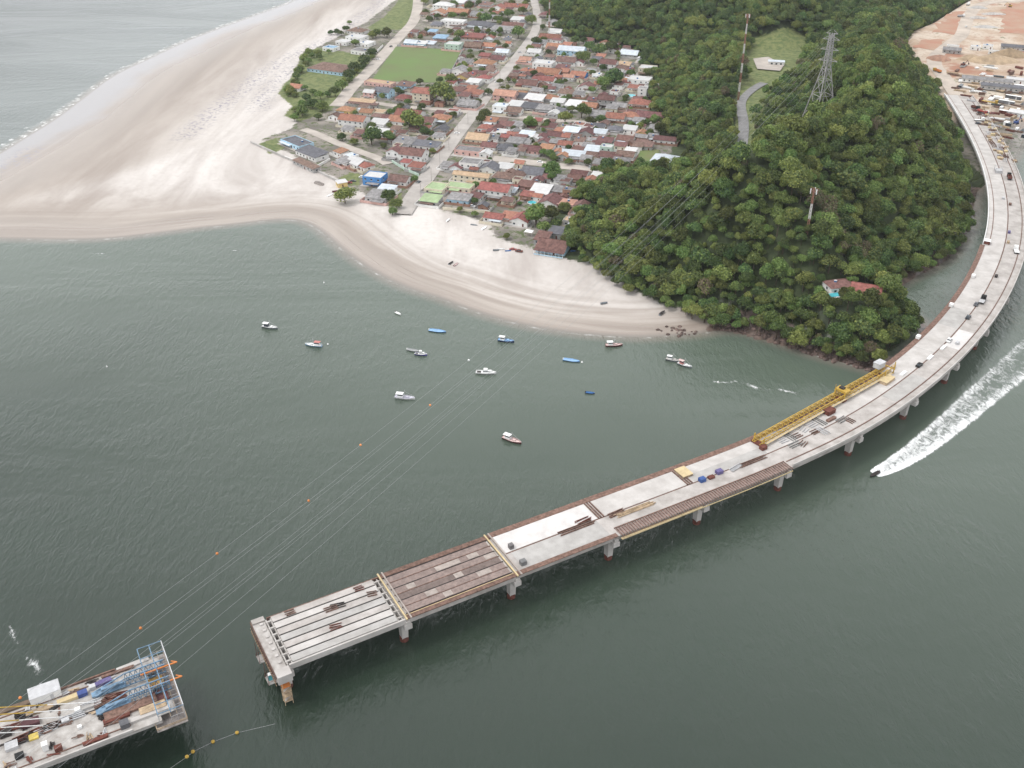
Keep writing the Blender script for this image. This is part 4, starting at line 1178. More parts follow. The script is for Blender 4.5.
# ------------------------------------------------------------------ float line between the bridge ends
def floats(name, label, pts, mat, r, line=True):
    t = thing(name, label, 'float line')
    if line:
        mb = MB(); mb.path([(x, y, .05) for x, y in pts], .035, greymetal, 4); mb.build('rope', t)
    for x, y in pts[1:-1]:
        mb = MB(); mb.bar((x, y, -.2), (x, y, .35), r, mat, 8); mb.bar((x, y, .35), (x, y, .6), r * .7, mat, 8, .1); mb.build('float', t)
    return t
floats('float_line', 'rope with yellow floats on the water between the two bridge ends', GP([(275, 724), (237, 733), (213, 742), (193, 752), (187, 757), (165, 772)]), yellow, .55)

# ------------------------------------------------------------------ foam on the water
Fm = NT('foam')
fp = Fm.pos()
f1 = Fm.noise(Fm.map(fp, (.30, .20, 1), (0, 0, .6)), 1, 8, .78, 1.2)
ff = Fm.math('ADD', Fm.attr('wk'), Fm.math('MULTIPLY', Fm.math('SUBTRACT', f1, .5), 1.5))
fa = Fm.ss(ff, .30, .88)
Fm.b.inputs['Base Color'].default_value = (.82, .83, .83, 1)
Fm.b.inputs['Roughness'].default_value = .7
Fm.l.new(fa, Fm.b.inputs['Alpha'])
def foam_ribbon(name, pts, w0, w1, inten, z=.04, edge=.9, label=None):
    pts = smooth(pts, 2)
    na = 9; vs, fs, at = [], [], []
    for i, p in enumerate(pts):
        a, b = pts[max(i - 1, 0)], pts[min(i + 1, len(pts) - 1)]
        t = Vector((b[0] - a[0], b[1] - a[1])).normalized(); f = i / (len(pts) - 1)
        w = w0 + (w1 - w0) * f ** .8
        for k in range(na):
            q = k / (na - 1) * 2 - 1
            vs.append((p[0] - t.y * w / 2 * q, p[1] + t.x * w / 2 * q, z))
            at.append(inten(f, q))
    for i in range(len(pts) - 1):
        for k in range(na - 1): fs.append((i * na + k + 1, i * na + k, (i + 1) * na + k, (i + 1) * na + k + 1))
    o = MB().add(vs, fs, Fm.m).build(name)
    a_ = o.data.attributes.new('wk', 'FLOAT', 'POINT'); a_.data.foreach_set('value', at)
    return struct(o, 'stuff')
def wake_i(f, q):
    e = abs(q)
    core = max(0, 1 - abs(e - .66) / .5) * (.30 - .02 * f + (.10 if q < 0 else 0)) + max(0, 1 - e / .4) * (.14 - .08 * f)
    return (core + .46 * (1 - f) ** .8 + .16) * (1 - max(0, e - .78) / .22 * .9)
wkp = GP([(874, 474), (890, 467), (915, 452), (945, 428), (975, 402), (1005, 376), (1040, 345)])
foam_ribbon('wake_foam', wkp, 4.5, 21, wake_i)
for pts, w in (([(740, 382), (750, 386), (762, 389), (775, 390)], 3), ([(712, 381), (722, 383), (740, 381)], 2.2), ([(770, 387), (785, 391), (800, 394)], 2.2), ([(8, 622), (14, 636), (19, 646)], 1.6), ([(24, 655), (33, 663), (39, 668), (38, 678)], 2.6),
               ([(30, 690), (38, 686), (44, 682)], 1.5), ([(90, 253), (100, 254), (112, 252)], 1.2), ([(845, 412), (870, 405), (900, 420)], 1.4), ([(230, 250), (240, 251)], 1)):
    foam_ribbon('foam_patch', GP(pts), w * 1.9, w * 2.4, lambda f, q: (.50 - .42 * abs(q)) * (1 - abs(2 * f - 1) ** 3))

# ------------------------------------------------------------------ boats
def hull(L_, B_, H_, mat, inner, bow=.8):
    mb = MB(); st = 12; vs = []; sec = []
    for i in range(st + 1):
        f = i / st; x = -L_ / 2 + L_ * f
        w = B_ / 2 * (min(1, .78 + f * .6) if f < .45 else (1 - ((f - .45) / .55) ** 2.2))
        w = max(w, .03)
        sh = H_ * (1 + .12 * (1 - f) ** 2 + .55 * max(0, f - .4) ** 1.6)
        sec.append((x, w, sh))
        vs += [(x, -w, sh), (x, -w * .8, .15), (x, 0, -.25), (x, w * .8, .15), (x, w, sh)]
    fs = []
    for i in range(st):
        for k in range(4): fs.append((i * 5 + k, (i + 1) * 5 + k, (i + 1) * 5 + k + 1, i * 5 + k + 1))
    fs.append((4, 3, 2, 1, 0))
    mb.add(vs, fs, mat)
    dk = MB(); vs = []
    for x, w, sh in sec: vs += [(x, -w * .92, sh - H_ * .28), (x, w * .92, sh - H_ * .28)]
    dk.add(vs, [(2 * i, 2 * i + 2, 2 * i + 3, 2 * i + 1)[::-1] for i in range(st)], inner)
    gw = MB()
    for sgn in (0, 4):
        gw.path([(sec[i][0], (-1 if sgn == 0 else 1) * sec[i][1], sec[i][2]) for i in range(st + 1)], .09, inner, 4)
    return mb, dk, gw
def boat(u, v, L_, hd, hullm, label, style, inner=None, cabm=white, roofm=white, canopy=None):
    p = G3(u, v, 0)
    inner = inner or white
    B_ = L_ * .30
    t = thing({'skiff': 'rowing_skiff', 'launch': 'open_launch', 'cruiser': 'motor_cruiser'}.get(style, 'fishing_boat'), label, 'boat', p, hd)
    H_ = .9 if style in ('fish', 'cruiser') else .55
    a, b, c_ = hull(L_, B_, H_, hullm, inner)
    h = a.build('hull', t, smooth=True); b.build('deck', t); c_.build('gunwale', t)
    if style == 'fish':
        cx = -L_ * .22
        mb = MB(); mb.box((cx, 0, H_ + .75), (L_ * .26, B_ * .62, 1.7), cabm, taper=.93); cb = mb.build('cabin', t)
        mb = MB(); mb.box((cx, 0, H_ + 1.12), (L_ * .262, B_ * .63, .5), glass_dark, taper=.97); mb.build('window', cb)
        mb = MB(); mb.box((cx - L_ * .03, 0, H_ + 1.68), (L_ * .36, B_ * .78, .12), roofm); mb.build('cabin_roof', t)
        mb = MB(); mb.bar((cx + L_ * .2, 0, H_ * .8), (cx + L_ * .22, 0, H_ + 3.6), .07, greymetal, 5); mb.bar((cx + L_ * .21, 0, H_ + 3.0), (L_ * .46, 0, H_ + .6), .035, greymetal, 4); mb.build('mast', t)
        mb = MB(); mb.box((L_ * .12, 0, H_ + .12), (L_ * .13, B_ * .4, .5), inner); mb.build('hatch', t)
        if canopy:
            mb = MB(); mb.box((L_ * .1, 0, H_ + 1.5), (L_ * .3, B_ * .8, .1), canopy)
            for sx in (-.04, .24):
                for sy in (-.38, .38): mb.bar((L_ * sx, B_ * sy, H_ * .7), (L_ * sx, B_ * sy, H_ + 1.5), .05, greymetal, 4)
            mb.build('awning', t)
    elif style == 'cruiser':
        mb = MB(); mb.box((L_ * .08, 0, H_ + .35), (L_ * .46, B_ * .66, .9), cabm, taper=.8); cb = mb.build('cabin', t)
        mb = MB(); mb.box((L_ * .05, 0, H_ + .62), (L_ * .40, B_ * .60, .3), glass_dark, taper=.9); mb.build('window', cb)
        mb = MB(); mb.box((-L_ * .02, 0, H_ + 1.35), (L_ * .22, B_ * .6, .75), roofm, taper=.85); mb.build('flybridge', t)
        mb = MB(); mb.box((-L_ * .34, 0, H_ - .15), (L_ * .2, B_ * .6, .15), dark); mb.build('cockpit', t)
    else:
        for k in range(3):
            mb = MB(); mb.box((-L_ * .28 + k * L_ * .23, 0, H_ * .82), (.3, B_ * .84, .08), inner); mb.build('bench', t)
        mb = MB(); mb.box((-L_ * .5, 0, H_ + .05), (.4, .4, .8), white if style == 'launch' else dark); mb.build('outboard_motor', t)
    return t
lb_hull = pm('hull_pale_blue', (.28, .42, .55), .5); bl_hull = pm('hull_blue', (.05, .17, .42), .5); nv_hull = pm('hull_navy', (.04, .06, .16), .5)
rd_hull = pm('hull_dark_red', (.14, .045, .045), .5); vi_hull = pm('hull_violet', (.12, .11, .32), .5); gy_hull = pm('hull_grey', (.22, .24, .26), .5)
pk = pm('pink_deck', (.62, .47, .45), .6); sk = pm('sky_blue_deck', (.27, .45, .68), .6); sal = pm('awning_red', (.50, .20, .18), .7)
boat(270, 328, 8.6, R(-16), gy_hull, 'white and grey cabin boat moored farthest out toward the sand spit', 'fish', roofm=white, cabm=pm('dark_cabin', (.08, .09, .11), .4))
boat(313.5, 346, 8.6, R(168), lb_hull, 'pale blue boat with a salmon awning beside a white buoy', 'fish', roofm=sal, cabm=white)
boat(398, 314, 4.6, R(-45), white, 'small white dinghy moored alone off the bay beach', 'skiff')
boat(437.5, 331.5, 9.0, R(-14), bl_hull, 'open bright blue launch moored near the beach', 'launch', inner=sk)
boat(413.5, 351, 6.8, R(-18), gy_hull, 'grey open skiff rafted to the violet boat', 'launch', inner=pm('grey_inner', (.35, .36, .36)))
boat(421, 355.2, 6.2, R(-10), vi_hull, 'violet hulled white boat rafted to the grey skiff', 'cruiser')
boat(506, 341.5, 8.2, R(-14), nv_hull, 'navy blue boat with a white wheelhouse at its stern', 'fish', inner=sk)
boat(486, 373.5, 9.6, R(-4), white, 'gleaming white motor cruiser moored among the power cables', 'cruiser')
boat(571.5, 361, 8.2, R(-16), bl_hull, 'long narrow blue and white skiff beside a white buoy', 'launch', inner=sk)
boat(614, 346, 8.4, R(4), rd_hull, 'dark red fishing boat with a pale wheelhouse off the beach', 'fish', inner=pk)
boat(590, 393.5, 4.2, R(-12), nv_hull, 'tiny navy dinghy floating alone in the open bay', 'skiff', inner=bl_hull)
boat(673, 361, 7.0, R(-20), gy_hull, 'grey boat with square white wheelhouse, left one of the rafted pair', 'fish', inner=pm('pale_deck', (.55, .53, .5)))
boat(684.5, 366, 7.4, R(-35), gy_hull, 'boat with a pinkish red cabin, right one of the rafted pair', 'fish', cabm=sal, roofm=pk)
boat(405, 398.5, 9.4, R(-10), white, 'white cabin fishing boat moored beside the first power cable', 'fish', inner=pm('lilac_deck', (.5, .49, .56)))
boat(512, 441, 9.2, R(-32), rd_hull, 'fishing boat with white roof and pale pink foredeck in mid bay', 'fish', inner=pk)
boat(874.5, 475, 5.6, R(215), black, 'small dark speedboat leaving a broad white wake right of the bridge', 'skiff', inner=dark)
def buoy(u, v, m_, lab, r=.45):
    t = thing('mooring_buoy', lab, 'buoy', G3(u, v, 0))
    mb = MB(); mb.bar((0, 0, -.3), (0, 0, .35), r, m_, 10); mb.bar((0, 0, .35), (0, 0, .7), r, m_, 10, r * .4); mb.build('body', t)
    mb = MB(); mb.bar((0, 0, .7), (0, 0, 1.1), .08, greymetal, 5); mb.build('ring', t)
buoy(328, 344.5, white, 'white mooring buoy off the bow of the salmon awning boat')
buoy(582, 362.5, white, 'white mooring buoy at the bow of the narrow blue skiff')
buoy(718, 382.5, white, 'white buoy in the streaky water below the rocky headland')
buoy(324, 283, white, 'pale buoy close to the bay beach near the sand spit', .4)
buoy(107, 367, white, 'lone white buoy in the open water far left', .35)
def beached(u, v, L_, hd, m_, lab, inner=None):
    p = GT(u, v)
    t = thing('beached_skiff', lab, 'boat', (p.x, p.y, p.z + .25), hd)
    a, b, c_ = hull(L_, L_ * .28, .6, m_, inner or m_)
    a.build('hull', t, smooth=True); b.build('deck', t); c_.build('gunwale', t)
beached(451, 264, 4.6, R(60), gy_hull, 'grey skiff drawn up on mid beach, left one of the pair', dark)
beached(456, 265.5, 4.6, R(62), rd_hull, 'dark skiff drawn up on mid beach, right one of the pair', pk)
beached(662, 314, 5.5, R(55), gy_hull, 'grey skiff lying high on the beach by the forest', dark)
beached(330, 196, 6.4, R(60), white, 'white boat drawn up on the sand beside the yellow kiosk tree')
beached(336, 192, 5.0, R(20), rd_hull, 'dark red boat hauled out behind the white beached boat')
beached(484, 229, 6.5, R(62), white, 'white boat standing on sand before the red-roofed beach bars')
beached(474, 226, 4.5, R(-20), gy_hull, 'grey canoe lying before the beach bars, left of the white boat')
beached(496, 251, 3.6, R(5), gy_hull, 'grey dinghy on open sand, first of three before the beach restaurant')
beached(501.5, 250, 3.6, R(0), white, 'white dinghy on open sand, second of three before the beach restaurant')
beached(508, 252, 3.6, R(10), bl_hull, 'blue dinghy on open sand, third of three before the beach restaurant')
beached(448, 221, 4.8, R(70), white, 'white skiff on the upper beach at the foot of the main street')
beached(541, 254, 4.2, R(15), white, 'white skiff in front of the beach restaurant')
beached(574, 252, 4.2, R(-5), bl_hull, 'blue skiff on sand right of the beach restaurant')
beached(604, 304, 4.0, R(20), gy_hull, 'grey canoe on the lower beach below the forest edge')

# ------------------------------------------------------------------ power line: tower, cables, marker balls
pyl_px = G(819, 115, 40)
PYL = Vector((pyl_px[0], pyl_px[1], zat(*pyl_px)))
PH = 94 - PYL.z
az = R(238)
dcab = Vector((math.cos(az), math.sin(az), 0)); ncab = Vector((-dcab.y, dcab.x, 0))
prz = az + math.pi / 2
lt_ = thing('lattice_tower', 'grey steel lattice power tower on top of the wooded headland', 'power tower', PYL, R(20))
steel = pm('pylon_steel', (.36, .35, .345), .5, var=.1)
def half(z):     # half width of the tower body at height z
    f = max(z, -6) / PH
    return 7.4 - 5.6 * min(1, f / .62) if f < .62 else 1.8 - .7 * (f - .62) / .38
for k, (sx, sy) in enumerate(((-1, -1), (1, -1), (1, 1), (-1, 1))):
    mb = MB()
    zs = [-6, PH * .3, PH * .62, PH]
    for a, b in zip(zs[:-1], zs[1:]): mb.bar((sx * half(a), sy * half(a), a), (sx * half(b), sy * half(b), b), .42 - .12 * a / PH, steel, 4)
    mb.build('leg', lt_)
mb = MB()
lev = [PH * q for q in (0, .27, .45, .58, .68, .76, .84, .92, 1)]
for a, b in zip(lev[:-1], lev[1:]):
    for (ax, ay), (bx, by) in ((((-1, -1)), (1, -1)), ((1, -1), (1, 1)), ((1, 1), (-1, 1)), ((-1, 1), (-1, -1))):
        A, Bq = half(a), half(b)
        if a > 0: mb.bar((ax * A, ay * A, a), (bx * A, by * A, a), .19, steel, 4)
        mb.bar((ax * A, ay * A, a), (bx * Bq, by * Bq, b), .17, steel, 4)
        mb.bar((bx * A, by * A, a), (ax * Bq, ay * Bq, b), .17, steel, 4)
mb.build('bracing', lt_)
arms = ((PH * .68, 4.6), (PH * .81, 4.2), (PH * .93, 3.8))
axl = Matrix.Rotation(-R(20), 3, 'Z') @ ncab
for z, w_ in arms + ((PH, 2.0),):
    mb = MB()
    for sg in (-1, 1):
        tip = axl * sg * (w_ + 1.8) + Vector((0, 0, z))
        for off in (-.9, .9):
            root_ = axl * sg * 1.0 + axl.cross(Vector((0, 0, 1))) * off + Vector((0, 0, z))
            mb.bar(root_, tip, .17, steel, 4)
        mb.bar(axl * sg * 1.0 + Vector((0, 0, z + 2.2)), tip, .17, steel, 4)
    mb.build('cross_arm', lt_)
cable_m = pm('cable_aluminium', (.32, .33, .33), .5, var=.05)
def pj(p):
    dz = p.z - CAMH; fw = p.y * math.cos(PITCH) - dz * math.sin(PITCH); up = p.y * math.sin(PITCH) + dz * math.cos(PITCH)
    return 512 + FPX * p.x / fw, 384 - FPX * up / fw
def ico(mb, c, r, mat, sz=(1, 1, 1), seg_=8):
    vs = [(c[0], c[1], c[2] - r * sz[2])]
    for i in range(1, 5):
        a = -math.pi / 2 + math.pi * i / 5
        for k in range(seg_):
            t = 2 * math.pi * k / seg_
            vs.append((c[0] + r * sz[0] * math.cos(a) * math.cos(t), c[1] + r * sz[1] * math.cos(a) * math.sin(t), c[2] + r * sz[2] * math.sin(a)))
    vs.append((c[0], c[1], c[2] + r * sz[2])); n = len(vs) - 1
    fs = [(0, 1 + (k + 1) % seg_, 1 + k) for k in range(seg_)] + [(n, n - seg_ + k, n - seg_ + (k + 1) % seg_) for k in range(seg_)]
    for i in range(3):
        for k in range(seg_):
            a, b = 1 + i * seg_, 1 + (i + 1) * seg_
            fs.append((a + k, a + (k + 1) % seg_, b + (k + 1) % seg_, b + k))
    mb.add(vs, fs, mat)
pale_or = pm('marker_orange', (.75, .28, .10), .6, var=.05)
ztop = PYL.z + PH
def fit(off, z0, track):
    """sag of a wire hung at height z0 on the tower so that it passes over the photographed points"""
    rows = []
    bx, by = PYL.x + ncab.x * off, PYL.y + ncab.y * off
    for u, v in track:
        x, y = (u - 512) / FPX, (384 - v) / FPX
        r = (x, math.cos(PITCH) + y * math.sin(PITCH), -math.sin(PITCH) + y * math.cos(PITCH))
        t, s_ = np.linalg.solve(np.array([[r[0], -dcab.x], [r[1], -dcab.y]]), np.array([bx, by]))
        rows.append((s_, CAMH + t * r[2] - z0))
    a = np.array(rows)
    return np.linalg.lstsq(np.c_[a[:, 0], a[:, 0] ** 2], a[:, 1], rcond=None)[0]
def cable(off, z0, track, balls=(), label='', r=.034, group=None):
    b, c_ = fit(off, z0, track)
    base = Vector((PYL.x, PYL.y, 0)) + ncab * off
    f = lambda s: base + dcab * s + Vector((0, 0, z0 + b * s + c_ * s * s))
    t = thing('power_cable', label, 'cable', (0, 0, 0), 0, group)
    mb = MB(); mb.path([f(s) for s in np.linspace(0, 860, 60)], r, cable_m, 5); mb.build('wire', t)
    for (u, v, m_) in balls:
        best = min(np.arange(50, 860, 1.0), key=lambda s: abs(pj(f(s))[0] - u) + abs(pj(f(s))[1] - v))
        me = MB(); ico(me, f(best), .42, m_); me.build('marker_ball', t, smooth=True)
sgn = 1 if ncab.x < 0 else -1     # side of the line nearer the spit
TE1 = [(469, 360), (361, 445), (217, 553), (134, 615), (53, 674), (19, 699)]
TE2 = [(490, 358), (430, 405), (308, 499), (200, 582), (140, 629), (90, 668)]
TRR = [(555, 342), (467, 417), (405, 470), (319, 546), (244, 612), (180, 664)]
cable(sgn * 1.6, ztop, TE1, [(469, 360, white), (361, 445, pale_or), (217, 553, orange_m), (19, 699, orange_m)], 'earth wire with orange marker balls, outermost of the cables toward the spit')
cable(-sgn * 1.6, ztop, TE2, [(430, 405, pale_or), (308, 499, orange_m), (140, 629, orange_m)], 'earth wire with orange marker balls, second of the cables from the spit')
q = 0
for sg in (1, -1):
    for k, (z, w_) in enumerate(arms[::-1]):
        f_ = (.08, .40, .50, .56, .76, 1.0)[q]; q += 1
        tr_ = []
        for (u1, v1), (u2, v2) in zip(TE2, TRR):
            # both tracks read at the same image height
            vv_ = v1
            uu2 = float(np.interp(vv_, [p_[1] for p_ in TRR], [p_[0] for p_ in TRR]))
            tr_.append((u1 * (1 - f_) + uu2 * f_, vv_))
        cable(sgn * sg * w_, PYL.z + z - 1.2, tr_, (), 'bare power cable without marker balls crossing the bay', .034, 'bare power cables crossing the bay')

def mast(u, v, vtop, label, r0=.9, bands=7, gz=None, head=True):
    p = GT(u, v) if gz is None else G3(u, v, gz)
    h = 10
    while pj(Vector((p.x, p.y, p.z + h)))[1] > vtop and h < 90: h += .5
    t = thing('telecom_mast', label, 'mast', p, 0)
    for k in range(bands):
        a, b = h * k / bands, h * (k + 1) / bands
        m_ = (mastw, redw)[k % 2 == (bands % 2 == 0)]
        ra, rb = r0 * (1 - .45 * a / h), r0 * (1 - .45 * b / h)
        mb = MB()
        c3 = [(math.cos(t_), math.sin(t_)) for t_ in (0.5, 2.6, 4.7)]
        for i in range(3):
            x, y = c3[i]; x2, y2 = c3[(i + 1) % 3]
            mb.bar((x * ra, y * ra, a), (x * rb, y * rb, b), .2, m_, 5)
            n_ = 4
            for q in range(n_):
                za, zb = a + (b - a) * q / n_, a + (b - a) * (q + 1) / n_
                mb.bar((x * ra, y * ra, za), (x2 * rb, y2 * rb, zb), .12, m_, 4)
        mb.build('mast_section', t)
    if head:
        mb = MB()
        for i in range(6):
            a = i * math.pi / 3
            mb.box((math.cos(a) * 1.7, math.sin(a) * 1.7, h - 1.6), (.4, .4, 2.6), white if i % 2 else redw, a)
            mb.bar((0, 0, h - 1.6), (math.cos(a) * 1.7, math.sin(a) * 1.7, h - 1.6), .12, redw, 4)
        mb.build('antenna', t)
    return t
mastw = pm('mast_white', (.58, .56, .54), .6, var=.1)
redw = pm('mast_red', (.30, .15, .11), .6, var=.15)
mast(738, 101, 14, 'tall red and white telecom mast beside the hill road', .75, 9)
mast(807, 234, 188, 'short red and white telecom mast among headland trees', .7, 3)
mast(549, 34, -4, 'red and white mast at the forest edge behind the village', .9, 6, 3.0)

# ------------------------------------------------------------------ houses
WIN = {}
def shared(key, fn):
    if key not in WIN: WIN[key] = fn()
    return WIN[key]
def mk_mesh(mb, name):
    o = mb.build(name); me = o.data; bpy.data.objects.remove(o); return me
def win_mesh():
    mb = MB(); mb.box((0, 0, 0), (1.25, .10, 1.1), glass_dark); mb.box((0, -.02, -.62), (1.45, .16, .12), white); return mk_mesh(mb, 'window')
def door_mesh():
    mb = MB(); mb.box((0, 0, 1.0), (.95, .10, 2.0), rust); return mk_mesh(mb, 'door')
def tank_mesh():
    mb = MB(); mb.bar((0, 0, 0), (0, 0, 1.1), .7, pm('tank_blue', (.06, .17, .38), .5), 12, .8); mb.bar((0, 0, 1.1), (0, 0, 1.35), .8, greymetal, 12, .3); return mk_mesh(mb, 'water_tank')
cs = GP([(481, 157), (560, 166)], 2.4)
GRIDA = math.atan2(cs[1][1] - cs[0][1], cs[1][0] - cs[0][0])
bs = GP([(251, 144), (341, 182)], 2.4)
BEACHA = math.atan2(bs[1][1] - bs[0][1], bs[1][0] - bs[0][0])

def house(x, y, w, d, code, label, rz, seed, z=None, name='house', cat='house', yard=True):
    """code: roof colour, wall colour, form (g ridge across, G ridge away, h hip, f flat, s lean-to), storeys"""
    rc, wc, form, st = code[0], code[1], code[2], int(code[3])
    rr = random.Random(seed)
    z = zat(x, y) if z is None else z
    t = thing(name, label, cat, (x, y, z - .05), rz)
    H_ = 2.75 * st + .3 + rr.uniform(-.15, .25)
    wm, rm = WC[wc], RC[rc]
    mb = MB(); mb.box((0, 0, H_ / 2), (w, d, H_), wm)
    ov = .45
    rise = {'g': d * .5 * .42, 'G': w * .5 * .42, 'h': min(w, d) * .5 * .45, 's': d * .12, 'f': 0}[form]
    rise = min(rise, 3.4)
    a, b = w / 2, d / 2
    if form == 'g':
        mb.add([(-a, -b, H_), (-a, b, H_), (-a, 0, H_ + rise), (a, -b, H_), (a, b, H_), (a, 0, H_ + rise)], [(0, 2, 1), (3, 4, 5)], wm)
    if form == 'G':
        mb.add([(-a, -b, H_), (a, -b, H_), (0, -b, H_ + rise), (-a, b, H_), (a, b, H_), (0, b, H_ + rise)], [(0, 1, 2), (3, 5, 4)], wm)
    mb.build('wall', t)
    rf = MB(); th = .16
    def slab(p):     # p: ccw top outline as 3D points, given thickness
        n = len(p)
        rf.add([(q[0], q[1], q[2] + th) for q in p] + [(q[0], q[1], q[2]) for q in p],
               [tuple(range(n)), tuple(range(n, 2 * n))[::-1]] + [(i, n + i, n + (i + 1) % n, (i + 1) % n) for i in range(n)], rm)
    A, Bq = a + ov, b + ov
    if form == 'g':
        dz = rise * ov / b
        slab([(-A, -Bq, H_ - dz), (A, -Bq, H_ - dz), (A, 0, H_ + rise), (-A, 0, H_ + rise)])
        slab([(A, Bq, H_ - dz), (-A, Bq, H_ - dz), (-A, .001, H_ + rise), (A, .001, H_ + rise)])
        rf.bar((-A, 0, H_ + rise + .2), (A, 0, H_ + rise + .2), .16, rm, 5)
    elif form == 'G':
        dz = rise * ov / a
        slab([(-A, -Bq, H_ - dz), (0, -Bq, H_ + rise), (0, Bq, H_ + rise), (-A, Bq, H_ - dz)])
        slab([(.001, -Bq, H_ + rise), (A, -Bq, H_ - dz), (A, Bq, H_ - dz), (.001, Bq, H_ + rise)])
        rf.bar((0, -Bq, H_ + rise + .2), (0, Bq, H_ + rise + .2), .16, rm, 5)
    elif form == 'h':
        m_ = min(A, Bq); rx, ry = A - m_, Bq - m_
        z0, z1 = H_ + .03, H_ + rise
        c = [(-A, -Bq, z0), (A, -Bq, z0), (A, Bq, z0), (-A, Bq, z0)]
        if rx > ry: r1, r2 = (-rx, 0, z1), (rx, 0, z1); fs = [(0, 1, 5, 4), (2, 3, 4, 5), (1, 2, 5), (3, 0, 4)]
        else: r1, r2 = (0, -ry - .01, z1), (0, ry + .01, z1); fs = [(1, 2, 5, 4), (3, 0, 4, 5), (0, 1, 4), (2, 3, 5)]
        rf.add(c + [r1, r2], fs + [(3, 2, 1, 0)], rm)
        rf.bar(Vector(r1) + Vector((0, 0, .05)), Vector(r2) + Vector((0, 0, .05)), .16, rm, 5)
    elif form == 's':
        slab([(-A, -Bq, H_ + .05), (A, -Bq, H_ + .05), (A, Bq, H_ + .05 + rise), (-A, Bq, H_ + .05 + rise)])
    else:
        rf.box((0, 0, H_ + .08), (w - .4, d - .4, .14), rm)
        for sx in (-1, 1): rf.box((sx * (a - .1), 0, H_ + .3), (.2, d, .6), wm)
        for sy in (-1, 1): rf.box((0, sy * (b - .1), H_ + .3), (w - .42, .2, .6), wm)
    roof = rf.build('roof', t)
    if rr.random() < (.5 if form == 'f' else .14):
        tk = link('water_tank', shared('tank', tank_mesh), roof, (rr.uniform(-.3, .3) * w, rr.uniform(-.2, .3) * d, H_ + (.2 if form == 'f' else rise * .6)))
    wm_, dm = shared('win', win_mesh), shared('door', door_mesh)
    nw = max(1, int(w / 4.0))
    for f_ in range(st):
        for k in range(nw):
            xx = -a + w * (k + .5) / nw + rr.uniform(-.3, .3)
            if f_ == 0 and k == nw // 2:
                link('door', dm, t, (xx, -b - .03, .05)); continue
            link('window', wm_, t, (xx, -b - .03, 1.6 + f_ * 2.8))
        for sx in (-1, 1):
            o = link('window', wm_, t, (sx * (a + .03), rr.uniform(-.2, .2) * d, 1.6 + f_ * 2.8), sx * math.pi / 2)
    if yard and w > 6:
        ym = rr.choice((concrete_grey, dirtroad, concrete_dirty, streetm))
        e = rr.uniform(1.2, 2.6); f = rr.uniform(1.5, 4)
        mb = MB(); mb.box((0, -f / 2 + e / 2 - .2, .04), (w + 2 * e, d + f + e, .12), ym); mb.build('yard_paving', t)
        if rr.random() < .75:
            m_ = rr.choice((WC['w'], WC['g'], WC['c'], WC['b'], WC['g'], WC['p']))
            mb = MB(); X_, Y0_, Y1_ = a + e, -b - f - .1, b + e - .3
            mb.box((0, Y0_, .9), (2 * X_, .18, 1.8), m_)
            for sx in (-1, 1): mb.box((sx * X_, (Y0_ + Y1_) / 2, .9), (.18, Y1_ - Y0_, 1.8), m_)
            mb.build('garden_wall', t)
        if rr.random() < .5:
            q = rr.uniform(2.5, 4.5)
            mb = MB(); mb.box((rr.uniform(-.25, .25) * w, -b - q / 2 - .02, 2.45), (rr.uniform(.4, .8) * w, q, .12), RC[rr.choice(('g', 'g', 'b', 'l', rc))])
            mb.build('porch_roof', t)
    return t

